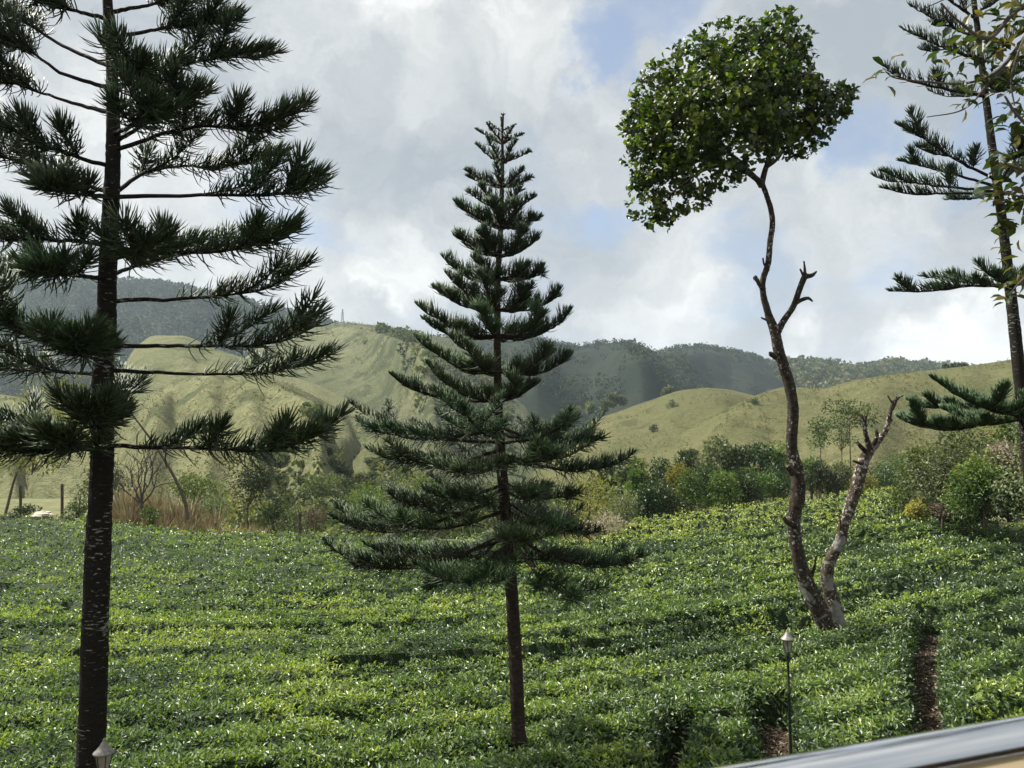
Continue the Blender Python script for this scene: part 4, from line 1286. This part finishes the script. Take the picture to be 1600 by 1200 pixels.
# ------------------------------------------------------------------ shrubs and small trees at the field edge
def bushlike(name, label, cat, u, vb, Y, w_px, h_px, mat, seed, group=None, n=1500, lf=.16, tint=.5, blobs=9, stem=True, trunk_frac=0.0, bark='bark_plain', lean=0.0, shape='dome', mat2=None, zb=None, tvar=.45):
    rng = np.random.default_rng(seed)
    base = at(u, vb, Y)
    if zb is not None:
        base[2] = zb
    wd, ht = w_px * Y / F, h_px * Y / F
    root = empty(name, base, label, cat, group)
    z0 = ht * trunk_frac
    bl = []
    for k in range(blobs):
        a = rng.uniform(0, 2 * np.pi)
        zf = rng.random()
        zc = z0 + (ht - z0) * ((.10 if trunk_frac < .1 else .18) + .68 * zf)
        if shape == 'dome':
            rr = math.sqrt(max(0.0, 1 - (zf * .95) ** 2)) if trunk_frac < .1 else math.sin(math.pi * (.12 + .8 * zf))
        elif shape == 'flat':
            rr = 1.0
        else:
            rr = 1.05 - .75 * zf
        rad = wd * .36 * math.sqrt(rng.random()) * rr
        br = wd * rng.uniform(.19, .31)
        bl.append((base[0] + math.cos(a) * rad + lean * zc, base[1] + math.sin(a) * rad, base[2] + zc, br, br, min(br * rng.uniform(.7, 1.0), (ht - z0) * .3)))
    q = MB()
    crown(q, bl, n, lf, lf * .5, rng, tint=tint, tvar=tvar, inner=.4)
    if mat2:
        k = int(n * .16)
        B_ = np.array(bl)
        sel = B_[np.argsort(B_[:, 0])[:max(2, blobs // 3)]]
        crown(q, sel, k, lf * .9, lf * .5, rng, mat=1, tint=.6, inner=.8)
    tag(q.build('crown' if trunk_frac > .05 else 'foliage', [M[mat]] + ([M[mat2]] if mat2 else []), root, base, smooth=False))
    if stem:
        s_ = MB()
        r0 = max(.03, wd * (.02 if wd < 8 else .012))
        ns = 1 if trunk_frac > .05 else 4
        for k in range(ns):
            off = np.array([rng.normal() * .1 * wd, rng.normal() * .1 * wd, 0]) if ns > 1 else np.zeros(3)
            tubes(s_, spline([base + off * .3 + [0, 0, -.3], base + off * .6 + [lean * z0 * .5, 0, max(z0, ht * .25)], base + off + [lean * ht * .6, 0, ht * .62]], 10), np.linspace(r0, r0 * .3, 10), 6)
        if trunk_frac > .05:
            for b_ in bl[:6]:
                c = np.array(b_[:3])
                st_ = base + np.array([lean * z0, 0, z0 * rng.uniform(.75, 1.15)])
                tubes(s_, spline([st_, st_ * .5 + c * .5 + [0, 0, .05], c], 8), np.linspace(r0 * .6, r0 * .15, 8), 5)
        s_.build('trunk' if trunk_frac > .05 else 'stem', M[bark], root, base)
    return root


def edgeY(u):
    return float(np.interp(u, UT, DT))


# left of the field
bushlike('leafy_tree', 'crooked tree with a yellowish crown behind the trunk of the left araucaria', 'tree', 8, 800, 66, 190, 205, 'yellow', 201, None, 2600, .30, .35, 12, True, .34, lean=.55)
bushlike('shrub', 'dark low shrub beside the leftmost fence post', 'shrub', 40, 806, 62, 46, 18, 'dark', 202, None, 700, .16, .4, 5)
bushlike('shrub', 'low olive shrub right of the second fence post, beside the black trunk', 'shrub', 122, 810, 61, 50, 46, 'green', 203, None, 900, .18, .35, 6)
bushlike('shrub', 'round green shrub at the foot of the bare tree', 'shrub', 238, 826, 55, 36, 46, 'green', 204, None, 900, .15, .35, 6)
bushlike('leafy_tree', 'small dense tree with cream leaves down its left side at the field edge', 'tree', 386, 826, 57, 84, 122, 'dark', 205, None, 2200, .20, .5, 12, True, .28, mat2='white_leaf')
bushlike('shrub', 'bushy dark green shrub right of the cream-leaved tree', 'shrub', 430, 830, 56, 56, 44, 'dark', 206, None, 1100, .16, .55, 7)
bushlike('shrub', 'scraggly grey-green shrub between the leaning stem and the cream-leaved tree', 'shrub', 335, 822, 58, 70, 50, 'pale', 207, None, 1100, .2, .3, 8)
bushlike('shrub', 'tall hazy green bush behind the leaning dead stem', 'shrub', 300, 800, 74, 110, 58, 'green', 208, None, 1500, .28, .55, 9)
bushlike('shrub', 'grey-green bush behind the black trunk and left of the bare tree', 'shrub', 165, 800, 72, 90, 76, 'pale', 209, None, 1500, .28, .25, 9)
bushlike('shrub', 'rust-brown dry bush beside the wooden post right of the dark shrub', 'shrub', 490, 830, 56, 52, 40, 'dry', 210, None, 700, .17, .3, 7)
bushlike('shrub', 'green bush under the lowest left branches of the young araucaria', 'shrub', 560, 832, 54, 110, 76, 'green', 211, None, 1800, .2, .6, 9)
bushlike('shrub', 'mottled bush behind the young araucaria, left of its trunk', 'shrub', 665, 838, 51, 120, 90, 'green', 212, None, 1800, .2, .5, 9)
bushlike('shrub', 'dark bush directly behind the trunk of the young araucaria', 'shrub', 780, 838, 50, 120, 80, 'dark', 213, None, 1500, .2, .6, 9)
# right of the middle tree
bushlike('shrub', 'large straw-yellow bush right of the young araucaria', 'shrub', 918, 826, 58, 120, 92, 'yellow', 220, None, 2300, .17, .55, 11)
bushlike('shrub', 'pale twiggy dead bush low at the corner of the bright tea terrace', 'shrub', 948, 834, 47, 74, 34, 'dry', 221, None, 900, .14, .95, 7)
bushlike('shrub', 'silvery grey-green shrub left of the dark hedge', 'shrub', 980, 822, 53, 58, 56, 'pale', 222, None, 1300, .16, .55, 8)
HG = 'shrubs of the dark hedge behind the bright tea terrace'
hed = [(1008, 810, 50, 60, 'dark', 'cone', 'first hedge shrub, glossy dark, at the left end of the hedge'), (1000, 792, 40, 68, 'green', 'cone', 'upright cone-shaped green shrub rising behind the left end of the hedge'), (1040, 806, 52, 66, 'dark', 'dome', 'dark hedge shrub just right of the cone-shaped one'),
       (1058, 795, 50, 82, 'yellow', 'dome', 'yellowish rounded bush standing above the hedge'), (1076, 800, 54, 66, 'green', 'dome', 'mid-green hedge shrub right of the yellowish rounded bush'), (1105, 797, 44, 84, 'dark', 'cone', 'tallest and darkest shrub of the hedge'),
       (1130, 793, 52, 62, 'green', 'dome', 'green hedge shrub right of the tallest dark one'), (1158, 789, 54, 60, 'dark', 'dome', 'dark hedge shrub midway between the tallest one and the lichen trunk'), (1186, 785, 54, 58, 'green', 'dome', 'light green hedge shrub second from the lichen trunk'), (1212, 781, 50, 52, 'dark', 'dome', 'last hedge shrub, dark, left of the lichen trunk')]
for i_, (u, vb, wp, hp, mt, sh, lab) in enumerate(hed):
    bushlike('shrub', lab, 'shrub', u, vb, edgeY(u) + (2.5 if hp < 67 else 5.5), wp * 1.15, hp, mt, 230 + i_, HG, 2200, .22, .5, 12, shape=sh)
MG = 'trees in the valley behind the dark hedge'
for i_, (u, vt, wp, mt, lab) in enumerate([(1040, 722, 60, 'dark', 'grey-green valley tree above the cone-shaped hedge shrub'), (1075, 716, 60, 'dark', 'round dark valley tree above the yellowish bush'), (1120, 712, 66, 'pale', 'greyish valley tree above the tallest hedge shrub'), (1150, 706, 64, 'dark', 'tallest valley tree behind the middle of the hedge'),
                                      (1190, 712, 64, 'dark', 'dark valley tree left of the lichen trunk'), (1222, 700, 60, 'green', 'feathery green valley tree half hidden by the lichen trunk'), (1000, 728, 50, 'green', 'light green valley tree above the left end of the hedge'), (960, 742, 70, 'dark', 'bluish valley tree behind the straw-yellow bush')]):
    Y_ = 98
    base_v = 800
    bushlike('valley_tree', lab, 'tree', u, base_v, Y_, wp, base_v - vt + 12 + 6 * (i_ % 3), mt, 250 + i_, MG, 1700, .48, .55, 12, True, .12)
RG_ = [(1280, 812, 66, 78, 'dark', 'dark glossy shrub right of the longer lichen trunk'), (1268, 795, 50, 100, 'green', 'tall dark green tree-like bush touching the longer lichen trunk'), (1318, 790, 70, 66, 'green', 'olive bush between the two lichen trunks'), (1310, 776, 46, 64, 'pale', 'bluish-green bush between the lichen trunks, behind the olive one'),
       (1380, 776, 78, 60, 'dark', 'broad dark shrub right of the broken trunk'), (1405, 768, 76, 78, 'green', 'green shrub at the top corner of the bright tea terrace'), (1350, 772, 50, 44, 'yellow', 'small yellowish shrub behind the broken trunk')]
for i_, (u, vb, wp, hp, mt, lab) in enumerate(RG_):
    bushlike('shrub', lab, 'shrub', u, min(vb, 780), edgeY(u) + 3 + 2 * (i_ % 3), wp, hp * .85, mt, 270 + i_, None, 2200, .22, .45, 11)
# tall thin trees on the slope
bushlike('umbrella_tree', 'tall slender tree with a flat umbrella crown between the lichen trunks', 'tree', 1330, 752, 110, 92, 122, 'green', 281, None, 900, .40, .45, 9, True, .70, shape='flat')
bushlike('leafy_tree', 'thin pale-stemmed tree with a small round crown right of the longer trunk', 'tree', 1283, 740, 112, 50, 88, 'green', 282, None, 700, .36, .35, 7, True, .45)
bushlike('leafy_tree', 'misty blue-green tree under the umbrella-crowned tree', 'tree', 1316, 735, 130, 46, 86, 'pale', 283, None, 700, .4, .15, 7, True, .3)
# big shrub bank on the right
BK = [(1492, 806, 40.5, 130, 118, 'pale', .35, 'large grey-green shrub forming the left face of the right-hand bank'), (1448, 800, 47, 80, 90, 'green', .5, 'dark green leafy shrub at the left end of the right-hand bank'), (1536, 812, 37, 100, 82, 'green', .5, 'bright feathery green shrub low in the right-hand bank'),
      (1525, 760, 48, 140, 92, 'yellow', .45, 'sun-bleached bush on top of the right-hand bank'), (1580, 806, 37, 84, 106, 'dry', .75, 'dry straw-brown bush at the right edge of the bank'), (1592, 742, 42, 90, 88, 'green', .65, 'green bush under the lowest araucaria branch at the right edge'), (1640, 830, 34, 150, 190, 'pale', .4, 'grey-green shrub cut by the right edge of the photo'),
      (1560, 770, 44, 90, 70, 'pale', .55, 'greyish shrub behind the bright feathery one in the bank'), (1432, 806, 46, 34, 30, 'yellow', .95, 'small plant with bright yellow-green leaves at the foot of the bank'), (1495, 812, 39.5, 70, 26, 'dry', .4, 'low dry brown growth along the foot of the bank')]
for i_, (u, vb, Y_, wp, hp, mt, ti, lab) in enumerate(BK):
    bushlike('shrub', lab, 'shrub', u, vb, Y_, wp * (1.1 if wp > 60 else 1), hp * (1.25 if wp > 60 and hp > 50 else 1), mt, 300 + i_, 'shrubs of the right-hand bank', 5200 if wp > 60 else 900, .19, ti, 15 if wp > 60 else 5, tvar=.6)
# shrubs scattered on the right hill
SH = [(1077, 668, .50, 14, 'dark', 'long_slope', 'dark pair of bushes high on the left spur of the right hill'), (1050, 690, .32, 12, 'dark', 'long_slope', 'lone dark bush low on the left spur'), (1082, 690, .42, 13, 'pale', 'long_slope', 'thin upright bush in the middle of the right hill'), (972, 640, .4, 12, 'dark', 'round_spur', 'dark shrub at the tip of the round spur'), (1020, 640, .6, 12, 'dark', 'round_spur', 'small bush halfway up the round spur'),
      (1180, 640, .7, 10, 'dark', 'long_slope', 'tiny bush near the crest left of the longer lichen trunk'), (1150, 690, .35, 12, 'green', 'long_slope', 'green bush on the lower right hill above the hedge'), (1050, 640, .75, 11, 'pale', 'round_spur', 'greyish bush near the crest of the round spur')]
for i_, (u, v, s_, hp, mt, key, lab) in enumerate(SH):
    p = on_hill(key, np.array([float(u)]), np.array([s_]))[0]
    u2 = 800 + F * p[0] / p[1] * 1.0
    r_ = bushlike('hill_shrub', lab, 'shrub', u, v, p[1], hp * 1.5, hp, mt, 330 + i_, 'bushes dotted over the right hill', 320, .7, .35, 6)
    r_.location = tuple(p)
# pale gum trees in the gap between the hills
for i_, (u, vb, h_) in enumerate([(880, 668, 44), (900, 664, 50), (922, 658, 48), (944, 650, 42), (958, 646, 52), (972, 640, 36), (1040, 622, 22), (1046, 620, 26)]):
    Y_ = 500 if i_ < 6 else 520
    bushlike('gum_tree', ['leftmost pale gum tree in the gap beyond the young araucaria', 'second pale gum tree in the gap between the hills', 'broad pale gum tree in the middle of the gap', 'pale gum tree left of the tallest one in the gap', 'tallest pale gum tree at the foot of the round spur', 'short gum tree where the round spur begins',
                          'left gum tree of the pair above the round spur', 'right gum tree of the pair above the round spur'][i_], 'tree', u, vb, Y_, 13, h_ * .62, 'pale', 350 + i_, 'gum trees between the hills', 420, 1.9, .45, 8, True, .3)
for i_, u in enumerate([1478, 1490, 1500, 1508]):
    bushlike('ridge_tree', ['leftmost tree on the right skyline beside the leaning araucaria', 'second tree of the four on the right skyline', 'tallest tree of the four on the right skyline', 'rightmost of the four trees on the right skyline'][i_], 'tree', u, 580, 415, 12, [9, 11, 14, 10][i_], 'dark', 370 + i_, 'trees on the right skyline', 260, 1.1, .4, 6, True, .2)

# leafless tree
rg = np.random.default_rng(401)
bB = at(222, 830, 58)
aB = empty('bare_tree', bB, 'leafless tree with upward fanning grey branches at the field edge', 'tree')
trunk(aB, bB, [np.append(bB + [0, 0, -.2], .2), np.append(at(222, 800, 58), .15), np.append(at(220, 785, 58), .13)], M['twig'], 10, 14, .1, 2)


def grow(p, d, l, r, lev, acc):
    q = p + d * l
    mid = p + d * l * .5 + rg.normal(size=3) * l * .05
    acc.append((spline([p, mid, q], 8), np.linspace(r, r * .6, 8)))
    if lev:
        for k in range(2 if rg.random() < .5 else 3):
            grow(q if k else mid * .3 + q * .7, nrm(d + rg.normal(size=3) * .38 + [0, 0, .12]), l * rg.uniform(.6, .85), r * .6, lev - 1, acc)


fk = at(221, 788, 58)
for k, (uu, vv, dy) in enumerate([(168, 745, 0), (190, 722, .5), (210, 715, -.5), (232, 712, .4), (262, 735, 0), (245, 725, -1), (205, 735, 1)]):
    t_ = at(uu, vv, 58 + dy)
    acc = []
    grow(fk, nrm(t_ - fk), np.linalg.norm(t_ - fk) * .5, .08, 3, acc)
    q = MB()
    for P, r in acc:
        tubes(q, P, np.maximum(r, .014), 5)
    q.build('branch', M['twig'], aB, bB)
# leaning dead stem
q = MB()
tubes(q, spline([at(293, 812, 54), at(289, 785, 54), at(272, 745, 53.6), (at(245, 700, 53.2)), at(222, 668, 53), at(197, 636, 52.8)], 40), np.linspace(.13, .05, 40), 8, cap=True, rough=.1)
tag(q.build('dead_stem', M['bark_plain']), 'bare curved dead stem leaning left over the dry grass', 'stem')
# fence posts
for i_, (u, vt, vb, lab) in enumerate([(32, 761, 806, 'weathered wooden fence post nearest the left edge of the photo'), (97, 758, 808, 'weathered wooden fence post just left of the black trunk'), (468, 803, 834, 'short brown fence post right of the dark bushy shrub')]):
    Y_ = edgeY(u) + .8
    b_ = at(u, vb, Y_)
    t_ = at(u, vt, Y_)
    q = MB()
    c = spline([b_ + [0, 0, -.3], (b_ + t_) / 2 + [.01, 0, 0], t_, t_ + [0, 0, .03]], 14)
    tubes(q, c, np.append(np.full(13, .11), .07), 10, cap=True, rough=.07, seed=i_)
    tag(q.build('fence_post', M['wood_post']), lab, 'post', 'fence posts along the far edge of the tea')
q = MB()
c0 = at(1472, 815, 39)
tubes(q, spline([c0 + [0, 0, -.3], at(1473, 795, 39), at(1472, 780, 39)], 12), np.full(12, .06), 9, cap=True, rough=.07)
tag(q.build('fence_post', M['wood_post']), 'thin dark post standing at the foot of the right-hand bank', 'post', 'fence posts along the far edge of the tea')
# pale stones
for i_, (u, v, r, lab) in enumerate([(66, 804, .42, 'pale flat stone lying between the two left fence posts'), (76, 806, .28, 'smaller pale stone right of the flat one')]):
    rr = np.random.default_rng(i_)
    c = at(u, v, 60.5)
    th, ph = np.meshgrid(np.linspace(0, np.pi, 8), np.linspace(0, 2 * np.pi, 11)[:-1], indexing='ij')
    rad = r * (1 + .25 * rr.normal(size=th.shape) * np.sin(th))
    V = np.stack([c[0] + rad * 1.6 * np.sin(th) * np.cos(ph), c[1] + rad * np.sin(th) * np.sin(ph), c[2] + rad * .7 * np.cos(th)], -1).reshape(-1, 3)
    ix = np.arange(80).reshape(8, 10)
    fc = np.stack([ix[:-1], ix[1:], np.roll(ix, -1, 1)[1:], np.roll(ix, -1, 1)[:-1]], -1).reshape(-1, 4)
    q = MB()
    q.add(V, fc)
    ms, nt = new_mat('pale_stone')
    g = nt.add('ShaderNodeNewGeometry')
    finish(nt, principled(nt, nt.ramp(nt.noise(g.outputs['Position'], 5), [(.3, (.42, .36, .28)), (.7, (.62, .56, .46))]), .9, .2))
    tag(q.build('stone', ms, smooth=False), lab, 'stone', 'pale stones at the left field edge')
# dry grass along the far edge
rg = np.random.default_rng(55)
mb = MB()


def tuft(u0, u1, n, h, mat, dY=(0.2, 5), tint=.5):
    u = rg.uniform(u0, u1, n)
    Y_ = np.interp(u, UT, DT) + rg.uniform(dY[0], dY[1], n)
    X_ = (u - 800) / F * Y_
    P = np.stack([X_, Y_, ground_z(X_, Y_) + .0], -1)
    cl = fbm(X_ / 1.2, Y_ / 1.2, 12, 3)
    l = h * rg.uniform(.4, 1.25, n) * (.1 + 1.7 * cl * cl)
    D = nrm(rg.normal(size=(n, 3)) * [.28, .28, .05] + [0, 0, 1])
    leaves(mb, P, D, nrm(rg.normal(size=(n, 3))), l, rg.uniform(.02, .045, n), 0, np.clip(tint + .5 * (cl - .5) + .18 * rg.normal(size=n), 0, 1), fold=.1)


tuft(170, 345, 5200, 2.0, 0, (.2, 6), .42)
tuft(180, 300, 1500, 3.0, 0, (2, 8), .6)
tuft(330, 420, 1300, 1.1, 0, (.2, 3), .55)
tuft(-60, 170, 1500, .8, 0, (.5, 6), .6)
tuft(470, 760, 1300, .8, 0, (.1, 2), .25)
tuft(880, 990, 1300, 1.0, 0, (-.2, 3), .75)
tuft(1435, 1600, 1600, .55, 0, (-.5, 2), .45)
tag(mb.build('dry_grass', M['straw'], smooth=False), kind='stuff')

# ------------------------------------------------------------------ lattice mast on the far hill
pm = on_hill('tower_hill', np.array([535.0]), np.array([1.0]))[0]
aT = empty('lattice_mast', pm, 'tiny lattice mast on the skyline of the grassy hill', 'mast')
mm, nt = new_mat('galvanised_steel')
finish(nt, principled(nt, (.22, .23, .24), .6, .4, .3))
hT = 22 / F * 1000
q = MB()
for sx in (-1, 1):
    for sy in (-1, 1):
        tubes(q, np.array([pm + [sx * 1.7, sy * 1.7, -1], pm + [sx * .25, sy * .25, hT]]), [.22, .18], 4)
q.build('leg', mm, aT, pm)
q = MB()
for k in range(6):
    z0, z1 = hT * k / 6, hT * (k + 1) / 6
    a0, a1 = 1.7 - 1.45 * k / 6, 1.7 - 1.45 * (k + 1) / 6
    for s_ in (-1, 1):
        tubes(q, np.array([pm + [-a0, s_ * a0, z0], pm + [a1, s_ * a1, z1]]), [.12, .12], 3)
        tubes(q, np.array([pm + [a0, s_ * a0, z0], pm + [-a1, s_ * a1, z1]]), [.12, .12], 3)
q.build('brace', mm, aT, pm)
q = MB()
for k, wd in ((.62, 2.6), (.76, 2.2), (.9, 1.8)):
    tubes(q, np.array([pm + [-wd, 0, hT * k], pm + [wd, 0, hT * k]]), [.16, .16], 4)
q.build('cross_arm', mm, aT, pm)


# ------------------------------------------------------------------ garden lamps
def lathe(mb, c, prof, k=20, mat=0, flat=False):
    pr = np.array(prof, float)
    an = np.arange(k) / k * 2 * np.pi + .2
    V = np.stack([c[0] + pr[:, 0:1] * np.cos(an), c[1] + pr[:, 0:1] * np.sin(an), c[2] + pr[:, 1:2] + 0 * an], -1).reshape(-1, 3)
    ix = np.arange(len(V)).reshape(len(pr), k)
    mb.add(V, np.stack([ix[:-1], np.roll(ix, -1, 1)[:-1], np.roll(ix, -1, 1)[1:], ix[1:]], -1).reshape(-1, 4), mat)


m_iron, nt = new_mat('dark_green_paint')
g = nt.add('ShaderNodeNewGeometry')
nz = nt.noise(g.outputs['Position'], 18, 5, .7)
finish(nt, principled(nt, nt.ramp(nz, [(.35, (.010, .016, .010)), (.7, (.035, .045, .026))]), .5, .5, bump=nz, bs=.2, bd=.004))
m_cap, nt = new_mat('weathered_lamp_cap')
g = nt.add('ShaderNodeNewGeometry')
nz = nt.noise(g.outputs['Position'], 22, 6, .7)
finish(nt, principled(nt, nt.ramp(nz, [(.3, (.15, .14, .12)), (.7, (.32, .305, .27))]), .55, .5, .25, bump=nz, bs=.2, bd=.004))
m_glass, nt = new_mat('frosted_glass')
g = nt.add('ShaderNodeNewGeometry')
nz = nt.noise(g.outputs['Position'], 12, 4, .6)
p_ = nt.add('ShaderNodeBsdfPrincipled')
nt.set(p_.inputs['Base Color'], nt.ramp(nz, [(.3, (.34, .32, .26)), (.7, (.5, .48, .40))]))
p_.inputs['Roughness'].default_value = .35
p_.inputs['Transmission Weight'].default_value = .45
finish(nt, p_.outputs[0])


def lamp(u, vtop, Y, label):
    top = at(u, vtop, Y)
    b = top.copy()
    b[2] = float(ground_z(b[0], b[1]))
    h = top[2] - b[2]
    root = empty('garden_lamp', b, label, 'lamp', 'garden lamps in the tea')
    q = MB()
    lathe(q, b, [(0, -.1), (.07, -.1), (.07, .05), (.045, .12), (.03, .16), (.026, h * .55), (.036, h * .555), (.036, h * .57), (.024, h * .58), (.022, h - .52), (.034, h - .50), (.034, h - .47), (.05, h - .44), (.03, h - .42), (.06, h - .39), (.0, h - .385)], 16)
    q.build('post', m_iron, root, b)
    q = MB()
    lathe(q, b, [(0, h - .384), (.055, h - .384), (.098, h - .175), (0, h - .174)], 6)
    gl = q.build('glass', m_glass, root, b, smooth=False)
    q = MB()
    for k in range(6):
        a = .2 + k * math.pi / 3
        e = np.array([math.cos(a), math.sin(a), 0])
        tubes(q, np.array([b + e * .058 + [0, 0, h - .39], b + e * .102 + [0, 0, h - .172]]), [.006, .006], 4)
    q.build('frame', m_iron, root, b)
    q = MB()
    lathe(q, b, [(0, h - .172), (.118, h - .176), (.122, h - .165), (.116, h - .155), (.085, h - .125), (.052, h - .085), (.03, h - .045), (.016, h - .02), (.018, h - .01), (.008, h), (0, h + .012)], 20)
    q.build('cap', m_cap, root, b)
    return root


lamp(1230, 984, 14.6, 'garden lamp on a tall dark post below the twin-trunked tree')
lamp(163, 1154, 9.9, 'pale lantern top of the garden lamp in front of the black trunk')

# ------------------------------------------------------------------ balcony: rail, floor and house wall behind the camera
hR = 0.235
rp = [np.array([.60 * hR, 2.46 * hR, 0]), np.array([1.93 * hR, 2.96 * hR, 0])]
dr = nrm(rp[1] - rp[0])
nr = np.array([-dr[1], dr[0], 0])
rad = 0.031
zc = CAMZ - hR - rad * .80
o0 = rp[0] - dr * 1.9 + [0, 0, zc]
o1 = rp[0] + dr * 2.6 + [0, 0, zc]
mid0 = (rp[0] + rp[1]) / 2
bal = empty('balcony_railing', np.array([mid0[0], mid0[1], 4.75]), 'polished steel balcony handrail crossing the lower right corner', 'railing')
ms, nt = new_mat('polished_steel')
g = nt.add('ShaderNodeNewGeometry')
mp = nt.add('ShaderNodeMapping')
nt.set(mp.inputs['Vector'], g.outputs['Position'])
mp.inputs['Scale'].default_value = (4, 60, 60)
nz = nt.noise(mp.outputs[0], 6, 4, .6)
finish(nt, principled(nt, (.78, .78, .78), nt.ramp(nz, [(.3, (.06,) * 3), (.7, (.12,) * 3)]), .5, 1.0))
ob = np.array([mid0[0], mid0[1], 4.75])
q = MB()
tubes(q, np.linspace(o0, o1, 30), np.full(30, rad), 48, cap=True)
q.build('handrail', ms, bal, ob)
for k in range(5):
    p = o0 + (o1 - o0) * (.06 + .22 * k)
    q = MB()
    tubes(q, np.array([[p[0], p[1], 4.75], [p[0], p[1], zc - rad * .7]]), [.021, .021], 20, cap=True)
    q.build('post', ms, bal, ob)
for k in range(4):
    z = 4.9 + .19 * k
    q = MB()
    tubes(q, np.array([[o0[0], o0[1], z], [o1[0], o1[1], z]]), [.009, .009], 12, cap=True)
    q.build('rail_bar', ms, bal, ob)


def boxm(mb, c, ax, ay, hx, hy, hz, mat=0):
    V = np.array([c + ax * sx * hx + ay * sy * hy + np.array([0, 0, sz * hz]) for sz in (-1, 1) for sy in (-1, 1) for sx in (-1, 1)])
    mb.add(V, [[0, 2, 3, 1], [4, 5, 7, 6], [0, 1, 5, 4], [2, 6, 7, 3], [0, 4, 6, 2], [1, 3, 7, 5]], mat)


m_tile, nt = new_mat('beige_tile')
g = nt.add('ShaderNodeNewGeometry')
nz = nt.noise(g.outputs['Position'], 6, 5, .6)
finish(nt, principled(nt, nt.ramp(nz, [(.3, (.36, .27, .16)), (.7, (.50, .39, .25))]), .5, .4))
m_wall, nt = new_mat('cream_plaster')
g = nt.add('ShaderNodeNewGeometry')
nz = nt.noise(g.outputs['Position'], 3, 6, .6)
finish(nt, principled(nt, nt.ramp(nz, [(.3, (.42, .34, .22)), (.7, (.52, .43, .29))]), .85, .2, bump=nz, bs=.3, bd=.01))
cF = rp[0] + dr * .3 - nr * .95 + [0, 0, 4.68]
q = MB()
boxm(q, cF, dr, nr, 3.2, 1.06, .07)
tag(q.build('balcony_floor', m_tile, smooth=False), kind='structure')
cW = rp[0] + dr * .3 - nr * 2.16 + [0, 0, 3.5]
q = MB()
boxm(q, cW, dr, nr, 5.0, .12, 3.9)
tag(q.build('house_wall', m_wall, smooth=False), kind='structure')

cR = rp[0] + dr * .3 - nr * 1.05 + [0, 0, 7.75]
m_soff, nt = new_mat('dark_soffit_boards')
g = nt.add('ShaderNodeNewGeometry')
nz = nt.noise(g.outputs['Position'], 5, 5, .6)
finish(nt, principled(nt, nt.ramp(nz, [(.3, (.035, .034, .034)), (.7, (.07, .066, .062))]), .7, .3))
q = MB()
boxm(q, cR - nr * .78, dr, nr, 5.0, .42, .09)
tag(q.build('roof_eave', m_soff, smooth=False), kind='structure')

# ------------------------------------------------------------------ haze
mh, nt = new_mat('valley_haze')
pv = nt.add('ShaderNodeVolumePrincipled')
pv.inputs['Color'].default_value = (.72, .84, 1.0, 1)
pv.inputs['Density'].default_value = 0.00010
pv.inputs['Anisotropy'].default_value = 0.2
oo = nt.add('ShaderNodeOutputMaterial')
nt.t.links.new(pv.outputs[0], oo.inputs['Volume'])
zmin = float(min(GZ.min(), -15.5)) - 6.0
q = MB()
V = [(x, y, z) for z in (zmin, 420.0) for y in (-140.0, 3360.0) for x in (-3500.0, 3500.0)]
q.add(V, [[0, 2, 3, 1], [4, 5, 7, 6], [0, 1, 5, 4], [2, 6, 7, 3], [0, 4, 6, 2], [1, 3, 7, 5]])
tag(q.build('haze', mh, smooth=False), kind='stuff')
